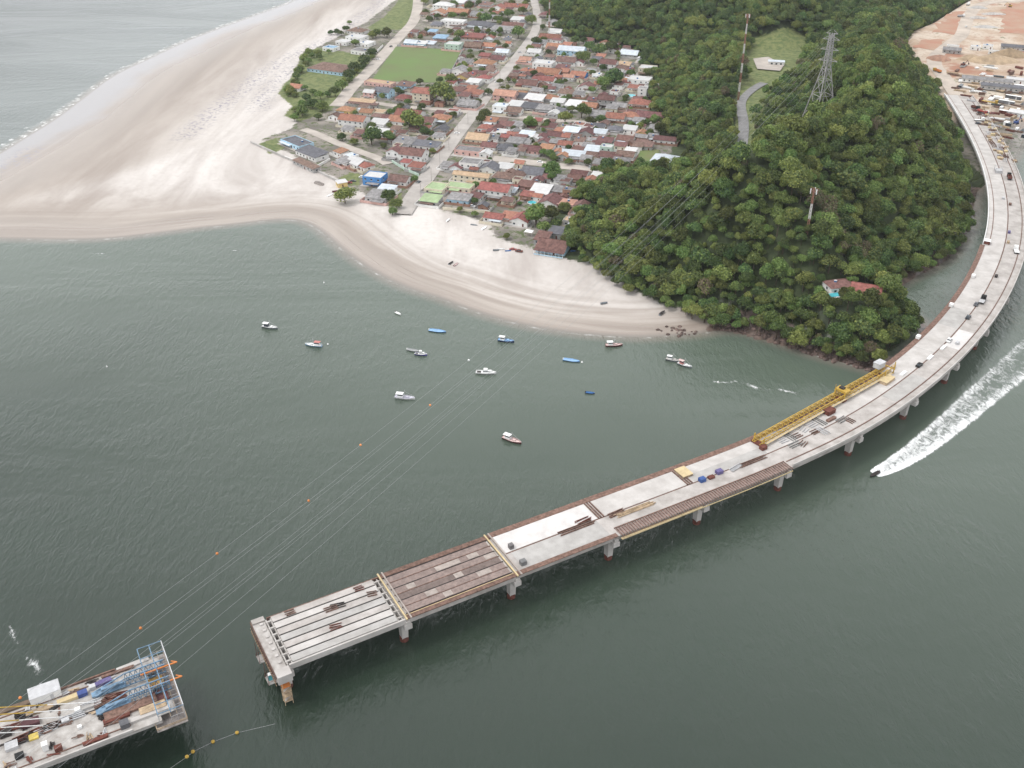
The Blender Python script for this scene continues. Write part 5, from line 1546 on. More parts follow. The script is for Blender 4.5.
HL = """
297 141 30 dlf1 B 12|312 152 30 dws1 W 11|306 163 34 bgs1 W 5|345 160 13 gws1 B|341 151 11 ows1 B|351 155 11 lwf1 B|358 161 18 wwg1 B|365 164 14 rwh1 B|375 175 18 wuf2 B|379 194 20 gws1 B|387 188 15 lws1 B|400 178 18 bwg1 B
332 67 37 blh1 S 24|297 86 12 owg1 S|357.5 30 16 bwh1 S|357 37 17 wwf2 S|344 41 12 wwf1 S|365 42 15 wwf1 S|331 47 12 ewf1 S|362 50 16 gwf1 S
380 82 28 tpf1 S 9|370 92 10 wpg2 L|384 91 15 dlg2 L|406 85 14 bls2 L|404 97 13 rph1 L|424 93 17 rcg3 L|441 88 16 och1 L|335 115 10 bwG1 L|346 109 14 oyh1 L|354 119 25 owg2 L 12|367.5 111 12 ocg1 L|379 111 13 tcf1 L|410 113 24 rwg1 L 13|400 119 18 owg1 L|426 120 17 mwg1 L|413 120 9 wwG1 L|441 117 16 oyh1 L|380 131 20 wwg1 L|379 122 15 wws1 L|389 132 9 owg1 L|405 141 18 gws1 L|427 144 24 dws1 L 9|395 151 13 mwG2 L|414 153 22 mwg2 L|417 165 13 rws1 L|362 101 24 tps1 L 6|439 135 10 gws1 L|417 128 12 bgs1 L|348 128 10 gws1 L|396 128 9 bws1 L
469 149 24 gpf1 M 10|479 137 20 tcg1 M|487 127 14 rwh1 M|490 145 14 mwg1 M|486 152 10 wwG1 M|471 162 18 gwf2 M|457 166 12 mwG1 M|472 175 34 tcg2 M 6|437 186 18 ncf1 M 12|460 185 24 ncf1 M 9|431 198 17 ngs1 M|460 197 20 gls1 M 9|490 167 18 dwG1 M|496 188 28 rwg2 M 12|476 195 12 mws1 M|505 166 14 wws1 M|504 175 18 bgh1 M|519 173 14 bwh1 M|534 171 20 dwg1 M 13|527 184 15 mbs1 M|527 194 10 rbs1 M|541 190 17 wws1 M 13|551 200 18 mwG1 M 13|557 189 15 gbs1 M|570 190 11 gbf2 M|567 202 17 spf1 M|495 215 18 rwg1 M 8|509 215.5 12 ows1 M 8|521 218 17 rwG1 M 10|575 177 12 mbg1 M|582 205 13 mwG2 M|571 219 12 tgf1 M|511 190 10 lgs1 M|447 164 10 gws1 M
444 5 18 wwh2 F|459 2 12 wws1 F|439 12 14 owG1 F|459 11 20 obg1 F|454 21 22 wwf2 F 11|480 24 27 dgh1 F 14|437 24 10 dgs1 F|433 31 8 ews1 F|441 37 12 els1 F|412 42 12 llg1 F|422 43 10 wls1 F|430 43 10 lgs1 F|454 44 14 wnf2 F|474 36 20 rbs1 F|474 45 16 bbg1 F|490 37 9 rwG1 F|490 45 12 owg1 F|514 25 20 mwg1 F|505 29 24 gws1 F|499 7 12 rwG1 F|517 6 22 rwg1 F|518 19 12 wws1 F|503 51 12 lwg1 F|485 55 10 rbs1 F|485 62 18 owh1 F|499 58 13 mwg1 F|467 61 12 gwg1 F|460 70 16 gwG1 F|463 76 12 byG1 F|474 81 12 wws1 F|485 77 12 rwh1 F|490 70 10 bws1 F|473 92 18 rwh1 F|458 90 12 mgs1 F|469 103 18 ggg1 F|446 71 9 gws1 F|471 2 10 gws1 F|486 4 11 bws1 F|478 14 12 gwg1 F|494 17 10 gws1 F
506 94 20 spg2 N|501 106 13 lwf2 N|521 96 14 dgs1 N|517.5 104 15 wws1 N|535 98 17 wws1 N|550 97 14 owh1 N|558 101 12 wws1 N|514 110 15 bwg1 N|531 106 16 dgs1 N|545 108 14 ggs1 N|560 110 9 dgs1 N|554 112 9 wwG1 N|529 83 18 mwg1 N|547.5 79 14 rwg1 N|527.5 70 12 owh1 N|549 71 22 owg1 N|544 63 18 wwf2 N|526 59 11 swg1 N|535 51 12 wwg1 N
547 14 12 mwh1 N|554 22 12 gwh1 N|556 31 12 wwg1 N|551 37 20 rwg1 N|555 46 14 owg1 N|572 50 24 llg2 N|567 60 18 bwg1 N|579 74 14 oug1 N|569 76 10 swg1 N|590 71 8 onf1 N|597 74 8 wwf1 N|587 86 14 mwG1 N|599 83 8 owg1 N|609 63 15 mwg2 N|624 64 12 tgs1 N|563 67 12 mgs1 N|556 86 12 gws1 N|566 92 13 bws1 N|537 90 10 gws1 N|579 93 10 gws1 N|541 42 11 gws1 N
630 53 16 lgg1 N|642 58 8 wwG1 N|648 68 15 wcf2 N|640 79 20 wwf2 N|634 87 10 rws1 N|643 89 8 gwf3 N|652 86 12 gwf2 N|622 67 12 bwh1 N|607 99 15 mgg2 N|620 105 13 gcg1 N|640 102 18 rwh1 N|602 114 18 ggg1 N|616 116 17 rwg1 N|631 115 16 owh1 N|650 115 24 mbg1 N 12|590 105 14 obg1 N|576 104 17 wws1 N|661 99 9 mwg1 N|624 80 8 obs1 N
491 120 12 ows1 P|506 124 13 mws1 P|517.5 124 12 gws1 P|501 131 14 wwf1 P|515 131 9 gwG1 P|527 134 13 lws1 P|535 137 8 wwG1 P|542 136 9 mwG1 P|549 126 13 mws1 P|555 134 13 mwg1 P|564 135 13 rwg1 P|505 146 14 dgh1 P|516 141 15 ggs1 P|532 148 15 mpg1 P|547 147 12 ows1 P|559 151 9 owG1 P|566 152 10 lls1 P|572 130 14 lws1 P|587 132 15 mgG1 P|600 132 12 lws1 P|616 128 14 dgh1 P|630 128 12 wws1 P|642 132 9 oyG1 P|654 127 8 gws1 P|665 139 20 mws1 P 7|626 138 15 mwg1 P|605 140 14 mgs1 P|594 149 15 lws1 P|607 147 11 wnf2 P|606 155 14 mws1 P|626 154 16 bwg1 P|621 161 15 ggs1 P|631 150 10 wws1 P|566 143 13 rwg1 P|577 154 14 lws1 P|494 137 9 gws1 P|588 145 10 gws1 P|638 145 9 bws1 P|653 136 9 gws1 P|586 158 10 gws1 P|600 162 11 gws1 P|526 141 9 gws1 P|580 140 9 bws1 P|512 150 9 gws1 P|639 120 10 gws1 P
580 173 15 mwg1 Q|591 179 10 owG1 Q|597 175 9 wws1 Q|583 183 9 bbs1 Q|560 178 9 gws1 Q
"""
ZN = dict(B='on the beachfront corner block', W='along the beach wall', S='between sandy road and ocean', L='between football field and bay', M='behind the bay beach', F='around the football field',
          N='far right of main street', P='between the cross streets', Q='by the forest edge')
entries = []
for line in HL.strip().splitlines():
    for e in line.split('|'):
        q = e.split()
        entries.append((float(q[0]), float(q[1]), float(q[2]), q[3], q[4], float(q[5]) if len(q) > 5 else None))
order = {}
for i, e in enumerate(entries): order.setdefault((e[4], e[3][0]), []).append(i)
rank = {}
for k, ids in order.items():
    for r_, i in enumerate(sorted(ids, key=lambda i: -entries[i][1])): rank[i] = (r_ + 1, len(ids))
FRM = dict(g='', G='gable-fronted ', h='hipped ', f='flat-topped ', s='low ')
for i, (u, v, wpx, code, zn, dep) in enumerate(entries):
    h_ = 2.75 * int(code[3])
    x, y = G(u, v, 2.4 + h_ * .75 + 1.0)
    w = wpx * slant(x, y) / FPX * 1.10
    d = (dep or 0) * 1.1 or max(7.5, min(14, w * .85))
    rk, tot = rank[i]
    if tot == 1: lab = '%s %s%s house, only %s roof %s' % ({'1': 'single-storey', '2': 'two-storey', '3': 'three-storey'}[code[3]], FRM[code[2]], WCN[code[1]], RCS[code[0]], ZN[zn])
    else: lab = '%s%s %s house, %s %s roof from the bay %s' % ('tall ' if code[3] != '1' else '', WCN[code[1]], RCN[code[0]], ordn(rk), RCS[code[0]], ZN[zn])
    lab = ' '.join(lab.split()[:16])
    rz = (BEACHA if zn in ('B', 'W') and u < 372 else GRIDA) + rnd.uniform(-.03, .03)
    if zn == 'S': rz = GRIDA - .12
    house(x, y, w, d, code, lab, rz, 100 + i, yard=zn not in 'SW')

# smaller roofs that fill the blocks between the traced houses
HPOS = [(G(e[0], e[1], 5.5), e[2] * slant(*G(e[0], e[1], 5.5)) / FPX) for e in entries]
ROADS = [(GP([(418, -10), (414, 22), (391, 46), (365, 75), (336, 106)], 2.4), 8), (GP([(402, 214), (432, 170), (465, 124), (500, 78), (529, 41), (538, 18), (531, -10)], 2.4), 9),
         (GP([(472, 155), (520, 161), (560, 166), (612, 171)], 2.4), 8), (GP([(484, 113), (530, 118), (604, 123)], 2.4), 7), (GP([(350, 99), (400, 106.5), (435, 109), (470, 112)], 2.4), 7), (GP([(303, 129), (335, 142), (388, 164)], 2.4), 7)]
FIELD = GP([(371, 81), (396, 46.5), (462, 50), (444, 83)], 2.4)
FILLZ = [('F', 'among yards around the football field', GP([(424, 50), (408, 38), (424, 4), (545, 2), (536, 30), (500, 70), (470, 108), (446, 108), (448, 84), (466, 50)], 2.4)),
         ('N', 'among yards far right of main street', GP([(506, 74), (540, 24), (562, 34), (600, 44), (655, 56), (664, 110), (606, 119), (492, 110)], 2.4)),
         ('P', 'among yards between the cross streets', GP([(484, 122), (606, 126), (660, 122), (662, 142), (610, 168), (474, 152)], 2.4)),
         ('M', 'among yards behind the bay beach', GP([(428, 204), (462, 158), (576, 172), (576, 205), (540, 214), (470, 208)], 2.4)),
         ('L', 'among yards between football field and bay', GP([(348, 104), (372, 84), (440, 88), (466, 116), (436, 158), (404, 170), (392, 158), (340, 138)], 2.4))]
fr_ = random.Random(21)
nfill = 0; FPOS = list(HPOS)
fcnt = {}
for zn, ztxt, poly in FILLZ:
    xs = [p_[0] for p_ in poly]; ys = [p_[1] for p_ in poly]
    tries = 0; made = 0; lim = dict(F=46, N=58, P=38, M=14, L=28)[zn]
    cand = []
    while tries < 2500 and made < lim:
        tries += 1
        x, y = fr_.uniform(min(xs), max(xs)), fr_.uniform(min(ys), max(ys))
        if not inpoly([x], [y], poly)[0] or inpoly([x], [y], FIELD)[0] or sdp([x], [y], FOREST)[0] > -8: continue
        if any(dline([x], [y], pr)[0] < wr_ + 2 for pr, wr_ in ROADS): continue
        w = fr_.uniform(5, 9.5)
        if any(math.hypot(x - hx[0], y - hx[1]) < .40 * (w + hw) for hx, hw in FPOS): continue
        FPOS.append(((x, y), w)); made += 1; cand.append((x, y, w))
    cand.sort(key=lambda c_: c_[1])
    for x, y, w in cand:
        code = fr_.choice('ggbbbmmmmrrod') + fr_.choice('wwgcgb') + fr_.choice('ssgGf') + '1'
        kk_ = (zn, code[0]); fcnt[kk_] = fcnt.get(kk_, 0) + 1
        house(x, y, w, w * fr_.uniform(.7, 1.2), code, 'small %s outbuilding %s, %s %s one from the bay' % (RCN[code[0]], ztxt, ordn(fcnt[kk_]), RCS[code[0]]), GRIDA + fr_.uniform(-.04, .04), 2000 + nfill, name='outbuilding', cat='outbuilding', yard=fr_.random() < .5)
        nfill += 1

# beach restaurant, kiosk, hill house, far white house
p = G3(554, 243, 6.0)
rest = house(p.x, p.y, 17.5, 15, 'mlg1', 'maroon-roofed beach restaurant with white and blue veranda at the forest edge', GRIDA - .02, 901, name='beach_restaurant', cat='restaurant', yard=False)
mb = MB(); mb.box((0, -9.2, 2.9), (18.5, 3.6, .14), RC['m'])
for k in range(9): mb.box((-8.8 + k * 2.2, -10.9, 1.4), (.16, .16, 2.8), white)
mb.box((0, -10.9, .5), (17.8, .1, .7), WC['l']); mb.build('veranda', rest)
p = G3(559, 231, 5.5); house(p.x, p.y, 12, 9, 'dgs1', 'dark roofed shed joined behind the beach restaurant', GRIDA, 902, yard=False)
p = G3(543, 236, 5.5); house(p.x, p.y, 8, 11, 'mgs1', 'low maroon annex left of the beach restaurant', GRIDA, 903, yard=False)
p = GT(342, 187); t = house(p.x, p.y, 6.5, 5, 'wys1', 'small yellow kiosk with white roof on the sand by a round tree', R(28), 904, name='beach_kiosk', cat='kiosk', yard=False)
p = G3(665, 158, 8.5); house(p.x, p.y, 17, 16, 'lwh2', 'large white house with pale blue roof beside the lawn by the forest', GRIDA - .05, 905)
hp = Vector((VX + 7, VY - 1, VZ0)); hp2 = Vector((VX - 5, VY + 4, VZ0))
house(hp.x, hp.y, 14, 11, 'rwg1', 'red-brown gabled villa roof nearest the bridge among headland trees', R(-22), 906, yard=False)
house(hp2.x, hp2.y, 13, 9, 'mwh1', 'maroon villa wing behind the turquoise pool among headland trees', R(14), 907, yard=False)
pp = Vector((VX - 10, VY - 4, VZ0))
t = thing('swimming_pool', 'turquoise swimming pool beside the maroon villa in the trees', 'pool', (pp.x, pp.y, pp.z + .6), R(15))
mb = MB(); mb.box((0, 0, 0), (9, 7, .9), concrete_new); mb.build('terrace', t)
mb = MB(); mb.box((0.5, -.5, .47), (6.5, 4, .05), poolw); mb.build('pool_water', t)
vp = GT(776, 65)
t = thing('white_shed', 'low white building on the sand pad in the forest valley', 'shed', (vp.x, vp.y, vp.z + .3), R(-12))
mb = MB(); mb.box((0, 0, 1.6), (14, 7, 3.2), WC['w']); mb.build('wall', t)
mb = MB(); mb.box((0, 0, 3.3), (14.8, 7.8, .2), RC['l']); mb.build('roof', t)
for k in range(3):
    mb = MB(); mb.box((-4 + k * 4, -3.53, 1.6), (1.6, .1, 1.3), glass_dark); mb.build('window', t)
q = G3(631, 96, 2.5)
t = thing('swimming_pool', 'round turquoise pool in a yard near the forest edge of the village', 'pool', (q.x, q.y, q.z), 0)
mb = MB(); mb.bar((0, 0, 0), (0, 0, .5), 4.3, white, 18); mb.bar((0, 0, .5), (0, 0, .55), 4.0, poolw, 18); mb.build('basin', t)
q = G3(532, 203, 2.5)
t = thing('swimming_pool', 'small light blue pool in a yard behind the beach bars', 'pool', (q.x, q.y, q.z), GRIDA)
mb = MB(); mb.bar((0, 0, 0), (0, 0, .5), 3.0, white, 18); mb.bar((0, 0, .5), (0, 0, .55), 2.8, poolw, 18); mb.build('basin', t)

# low walls of the beachfront
def wall(name, pts, h, mat, label, th=.4):
    mb = MB()
    for a, b in zip(pts[:-1], pts[1:]):
        c_ = ((a[0] + b[0]) / 2, (a[1] + b[1]) / 2)
        mb.box((c_[0], c_[1], zat(*c_) + h / 2 - .2), (math.dist(a, b) + th * .5, th, h + .4), mat, math.atan2(b[1] - a[1], b[0] - a[0]))
    return tag(mb.build(name), label, 'wall')
wall('sea_wall', GP([(251, 143), (280, 156), (316, 171), (341, 183)], 2.3), 1.6, concrete_grey, 'long grey retaining wall along the sand in front of the corner houses', .8)
wall('garden_wall', GP([(285, 158), (314, 169), (330, 160)], 2.3), 1.8, WC['w'], 'white terrace wall around the slate-roofed beachfront house')
wall('garden_wall', GP([(443, 209), (480, 212), (490, 213)], 2.3), 1.6, WC['c'], 'cream boundary wall behind the beach bars')
wall('garden_wall', GP([(392, 162), (405, 170), (419, 176)], 2.3), 1.8, WC['n'], 'pale green boundary wall below the twin maroon houses')
wall('field_wall', GP([(397, 46), (462, 49.5)], 2.4), 1.6, WC['g'], 'grey wall along the far side of the football field')
wall('field_wall', GP([(463, 50), (445.5, 83)], 2.4), 1.6, WC['g'], 'grey wall along the main street side of the football field')
wall('garden_wall', GP([(376, 53.5), (383, 46.5)], 2.4), 2.2, WC['w'], 'white wall along the sandy road opposite the football field')

# tent and rubble, cars, poles in the village
q = G3(529, 235, 2.3)
t = thing('canopy_tent', 'white square canopy tent on the sand beside the beach restaurant', 'tent', q, GRIDA)
mb = MB(); mb.box((0, 0, 2.9), (5, 4, .8), white, taper=.3); mb.build('canopy', t)
for sx in (-2.3, 2.3):
    for sy in (-1.8, 1.8):
        mb = MB(); mb.bar((sx, sy, 0), (sx, sy, 2.6), .06, greymetal, 5); mb.build('leg', t)
for u, v, m_, lab in ((419, 183, glass_dark, 'dark car on the lower main street'), (362, 178, white, 'white car parked beside the bright blue house'), (353, 182, glass_dark, 'black car parked on the sand lot by the sea wall'), (349, 183.5, redp, 'dark red car beside the black car by the sea wall'),
                      (391, 47, glass_dark, 'dark car on the sandy road at the field corner'), (513, 250.5, redp, 'red car on the sand before the beach restaurant'), (519, 252, rust, 'rust coloured car on the sand beside the red car'), (457, 134, white, 'white car on the main street by the tan roofs'),
                      (497, 83, white, 'white car halfway up the main street'), (520, 53, greymetal, 'silver car high on the main street'), (378, 60, white, 'white car on the sandy road beside the field'), (540, 163, white, 'white car on the first cross street'), (590, 168, greymetal, 'silver car at the forest end of the first cross street'), (472, 207, greymetal, 'silver car parked by the cream wall behind the beach bars'), (481, 209, pm('teal_paint', (.1, .3, .33)), 'teal car parked by the cream wall behind the beach bars')):
    q = GT(u, v); car((q.x, q.y, q.z + .05), GRIDA + rnd.choice((0, 1.57, .3)), m_, lab)
polep = [(431.5, 181), (421, 197), (440, 165), (449, 150), (458, 136), (468, 124), (479, 112), (490, 97), (500, 82), (340, 178), (489, 205), (463, 206)]
for k, (u, v) in enumerate(polep):
    q = G3(u, v, 2.4)
    t = thing('utility_pole', 'slim concrete utility pole %s' % ('along main street, %s up from the beach' % ordn([1, 0, 2, 3, 4, 5, 6, 7, 8][k] + 1) if k < 9 else ('by the sea wall near the kiosk', 'behind the beach bars, farther from main street', 'behind the beach bars, nearer main street')[k - 9]), 'pole', q, GRIDA + 1.57)
    mb = MB(); mb.bar((0, 0, 0), (0, 0, 9.5), .17, wood_lp, 6, .11); mb.build('post', t)
    mb = MB(); mb.box((0, 0, 8.9), (2.0, .12, .12), wood_lp); mb.build('cross_arm', t)
def heap(x, y, z, rx, ry, h, mat, name, label, cat, seed, rz=0, kind=None):
    vs, fs = [], []; n, m_ = 18, 6
    for i in range(m_ + 1):
        f = i / m_
        for k in range(n):
            a = 2 * math.pi * k / n
            nz = 1 + .35 * mnoise.noise(Vector((math.cos(a) * 1.4 + seed, math.sin(a) * 1.4, f * 2)))
            vs.append((rx * (1 - f) * nz * math.cos(a), ry * (1 - f) * nz * math.sin(a), h * (1 - (1 - f) ** 1.6) * (1 + .2 * mnoise.noise(Vector((a, f * 3, seed)))) - (.3 if i == 0 else 0)))
    for i in range(m_):
        for k in range(n): fs.append((i * n + k, i * n + (k + 1) % n, (i + 1) * n + (k + 1) % n, (i + 1) * n + k))
    o = MB().add(vs, fs, mat).build(name, None, (x, y, z), rz, smooth=True)
    return tag(o, label, cat)
q = GT(319, 184); heap(q.x, q.y, q.z - .1, 8, 3.5, 1.3, pm('rubble_grey', (.24, .21, .19), var=.3, scale=1), 'rubble_heap', 'low dark rubble heap on the sand below the sea wall', 'rubble', 3, BEACHA)

# ------------------------------------------------------------------ construction yard at upper right
YZ = 12.95
def yp(u, v): return G3(u, v, YZ)
for u, v, rx, ry, h, m_, lab, sd_ in ((992, 61, 26, 12, 6, sandheap, 'long tan earth mound in the construction yard', 1), (1008, 56, 20, 10, 7, pm('brown_earth', (.30, .22, .14), var=.2, scale=.2), 'brown earth mound behind the long tan mound', 2), (971, 59, 14, 8, 4, sandheap, 'low tan mound at the left of the earth mounds', 5),
                                      (939, 59, 12, 10, 4, pm('reddish_earth', (.34, .20, .14), var=.2, scale=.2), 'reddish earth mound beside the haul road', 6), (978, 8, 12, 6, 2.5, concrete_grey, 'grey gravel heap at the top of the yard', 7), (985, 27, 14, 6, 2.2, concrete_grey, 'pale gravel heap beside the red soil field', 8), (993, 14, 16, 6, 2.0, concrete_dirty, 'stony heap between gravel heaps', 9), (978, 18, 10, 6, 2.2, concrete_dirty, 'small stony heap left of the red soil field', 10)):
    q = yp(u, v); heap(q.x, q.y, YZ - .3, rx, ry, h, m_, 'earth_mound', lab, 'mound', sd_)
sheds = [(987, 80, 40, 8, 'gws1', 'long grey shed below the earth mounds'), (1003, 87, 34, 7, 'dgs1', 'long dark shed below the grey shed'), (952, 50, 16, 8, 'ggg1', 'grey site shed left of the earth mounds'), (1016, 47, 26, 8, 'dgs1', 'dark shed row at the right edge of the yard'), (975.5, 47, 9, 5, 'wwf1', 'small white site office in the yard'),
         (988, 46, 9, 5, 'lwf1', 'grey-white site office beside the small white office'), (1000, 52, 20, 3.5, 'wwf1', 'long white office row before the earth mounds'), (953, 46, 11, 4, 'wwf1', 'white cabin behind the grey site shed'), (1020, 113, 16, 7, 'wws1', 'white roofed shed at the right edge of the yard'), (1018, 80, 18, 6, 'wws1', 'white shed at the right end of the long sheds')]
for k, (u, v, w, d, code, lab) in enumerate(sheds):
    q = G3(u, v, YZ + 2.5); house(q.x, q.y, w, d, code, lab, GRIDA - .06 if v < 100 else R(-38), 700 + k, z=YZ + .02, name='site_shed', cat='shed', yard=False)
truck(yp(937, 72), R(110), yellow, orange_m, 'yellow and orange tipper truck on the haul road beside the forest', 9, 'dump')
truck(yp(989, 103), R(-38), yellow, yellow, 'long yellow truck parked across the yard', 13, 'flat')
truck(yp(982, 114), R(-50), redp, redp, 'red truck at the yard end of the bridge', 8, 'mixer')
truck(yp(975, 109), R(-60), black, rust, 'dark rust tipper just above the red truck', 7, 'dump')
car(yp(993, 114), R(-10), redp, 'dark red car right of the red truck')
truck(yp(979, 121), R(0), white, white, 'white flatbed lorry on the road below the red truck', 7.5, 'flat')
car(yp(978, 124), R(0), glass_dark, 'black car below the white flatbed lorry')
excavator(yp(1016, 124), R(30), pm('excavator_blue', (.05, .09, .26), .5), 'dark blue excavator at the right edge of the yard')
excavator(yp(1010, 7), R(160), yellow, 'yellow excavator on the red soil field')
excavator(yp(963, 66), R(20), rust, 'rusty excavator between the earth mounds and the haul road')
truck(yp(968, 5), R(55), white, white, 'white truck on the haul road at the top of the yard', 8, 'dump')
truck(yp(961, 17), R(10), white, greymetal, 'white tipper on the first red soil patch', 8, 'dump')
car(yp(966, 27), R(60), white, 'white car on the haul road beside the red soil')
car(yp(972, 92), R(0), white, 'white car left of the long sheds')
car(yp(984, 92.5), R(0), greymetal, 'silver car under the long dark shed')
container(yp(1006, 104), R(-38), pm('grey_container', (.2, .2, .21)), 'dark grey container beside the long yellow truck', (12, 2.44, 2.6))
container(yp(1013, 99), R(-38), pm('dark_container', (.12, .12, .13)), 'black container behind the dark grey container', (12, 2.44, 2.6))
container(yp(1005, 114), R(-38), rust, 'rust red container at the lower right of the yard', (9, 3, 2.6))
container(yp(1020, 92), R(-20), pm('olive_container', (.30, .30, .12)), 'olive yellow container at the right edge of the yard', (9, 2.44, 2.6))
for k, (u, v) in enumerate(((960, 91), (966, 96), (971, 101), (998, 121), (1004, 127), (1010, 131), (1012, 120), (1018, 132), (1002, 136), (1008, 138), (995, 126), (1016, 106), (990, 122))):
    bundle(u, v, YZ + .02, 9, rg_.uniform(5, 10), (tan_m, rust, greymetal, brownform)[k % 4], 'material_bundle', '%s bundle on the yard ground, %s counted down from the long sheds' % (('tan timber', 'rusty rebar', 'grey pipe', 'brown beam')[k % 4], ordn(k + 1)), 'materials', R(-38) + rg_.uniform(-.3, .3), w=2.6, r=.2)

yr = random.Random(12)
ycnt = {}
for k in range(74):
    for _ in range(60):
        u = yr.uniform(952, 1026); v = yr.uniform(64, 138)
        if v > 90 and u < 958 + (v - 90) * .62 + 14: continue
        if 55 < v < 66 and u > 965: continue
        break
    typ = yr.choice(('grey', 'grey', 'dark', 'rust', 'tan', 'white', 'tan', 'brown'))
    ycnt[typ] = ycnt.get(typ, 0) + 1
    m_ = dict(grey=concrete_grey, dark=glass_dark, rust=rust, tan=tan_m, white=white, brown=brownform)[typ]
    if yr.random() < .5:
        crate(u, v, YZ, (yr.uniform(2.5, 9), yr.uniform(1.8, 3.4), yr.uniform(.6, 2.6)), m_, 'yard_stack', '%s stack of building material in the yard, %s %s one placed among the sheds' % (typ, ordn(ycnt[typ]), typ), 'materials', R(-38) + yr.choice((0, 1.57)) + yr.uniform(-.3, .3))
    else:
        bundle(u, v, YZ + .02, 10, yr.uniform(5, 12), m_, 'yard_bundle', '%s bundle of long material in the yard, %s %s one among the sheds' % (typ, ordn(ycnt[typ]), typ), 'materials', R(-38) + yr.choice((0, .2, 1.57)), r=.22, w=3.0)

# ------------------------------------------------------------------ trees
def crown_mesh(name, seed, Rr, Hh, nl, nleaf, mat, leafs=(.42, .86), flat=.95, zc=.58, mat2=None):
    rs = np.random.RandomState(seed)
    lobes = []
    for k in range(nl):
        a = rs.rand() * 6.28; r = Rr * .62 * math.sqrt(rs.rand())
        z = Hh * (zc + .30 * rs.rand() * (1 - r / Rr) - .22 * rs.rand() * r / Rr)
        lobes.append((r * math.cos(a), r * math.sin(a), z, Rr * (.24 + .32 * rs.rand())))
    lobes.append((0, 0, Hh * .68, Rr * .5))
    V, Fq = [], []
    per = int(nleaf * 1.6) // len(lobes)
    for (cx, cy, cz, lr) in lobes:
        n = per
        d = rs.randn(n, 3); d[:, 2] = np.abs(d[:, 2]) * 1.1 - .35
        d /= np.linalg.norm(d, axis=1)[:, None]
        rad = lr * (1 + .17 * rs.randn(n))
        p = np.stack([cx + d[:, 0] * rad, cy + d[:, 1] * rad, cz + d[:, 2] * rad * flat], 1)
        nr = d + .55 * rs.randn(n, 3); nr /= np.linalg.norm(nr, axis=1)[:, None]
        up = rs.randn(n, 3)
        t = np.cross(nr, up); t /= np.linalg.norm(t, axis=1)[:, None] + 1e-9
        b = np.cross(nr, t)
        s_ = (leafs[0] + (leafs[1] - leafs[0]) * rs.rand(n))[:, None] * .5
        V.append(np.stack([p - t * s_ - b * s_ * .7, p + t * s_ - b * s_ * .5, p + t * s_ * .8 + b * s_ * .7, p - t * s_ * .6 + b * s_], 1).reshape(-1, 3))
    V = np.concatenate(V)
    n = len(V) // 4
    me = bpy.data.meshes.new(name)
    me.vertices.add(len(V)); me.vertices.foreach_set('co', V.astype(np.float32).ravel())
    me.loops.add(n * 4); me.loops.foreach_set('vertex_index', np.arange(n * 4, dtype=np.int32))
    me.polygons.add(n); me.polygons.foreach_set('loop_start', np.arange(0, n * 4, 4, dtype=np.int32))
    me.materials.append(mat)
    if mat2 is not None:
        me.materials.append(mat2)
        me.polygons.foreach_set('material_index', (rs.rand(n) < .25).astype(np.int32))
    me.update(calc_edges=True)
    return me
def trunk_mesh(seed, Rr, Hh, r0=.32):
    rs = random.Random(seed); mb = MB()
    fork = Vector((rs.uniform(-.4, .4), rs.uniform(-.4, .4), Hh * .42))
    mb.bar((0, 0, -1.5), fork, r0, bark, 7, r0 * .7)
    for k in range(5):
        a = k * 1.256 + rs.uniform(-.4, .4)
        q = Vector((math.cos(a) * Rr * .5, math.sin(a) * Rr * .5, Hh * rs.uniform(.6, .75)))
        mb.bar(fork, q, r0 * .5, bark, 5, r0 * .18)
    return mk_mesh(mb, 'trunk')
VAR = []
specs = [(4.6, 10.5, 8, 1500, leaf, None), (5.4, 11.5, 10, 1700, leaf, None), (3.8, 11.5, 7, 1300, leaf, None), (4.4, 9.5, 8, 1400, leaf_d, leaf), (5.0, 12.5, 9, 1600, leaf_d, leaf), (4.8, 10.5, 9, 1500, leaf_y, leaf), (3.4, 9.0, 6, 1100, leaf, leaf_y), (4.8, 10.5, 9, 900, leaf_b, leaf), (4.2, 10.0, 8, 1400, leaf, leaf_d), (5.8, 11, 11, 1800, leaf, leaf_d)]
for k, (r_, h_, nl, nf, m1, m2) in enumerate(specs):
    VAR.append((crown_mesh('crown', 50 + k, r_, h_, nl, nf, m1, mat2=m2), trunk_mesh(80 + k, r_, h_), r_, h_))
KINDW = [.17, .15, .12, .13, .10, .05, .10, .03, .10, .05]
def tree(x, y, k, sc, label, group=None, z=None, name='broadleaf_tree'):
    t = thing(name, label, 'tree', (x, y, (zat(x, y) if z is None else z)), rnd.uniform(0, 6.28), group)
    t.scale = (sc * rnd.uniform(.85, 1.18), sc * rnd.uniform(.85, 1.18), sc * rnd.uniform(.88, 1.2))
    link('trunk', VAR[k][1], t); c = link('crown', VAR[k][0], t)
    return c
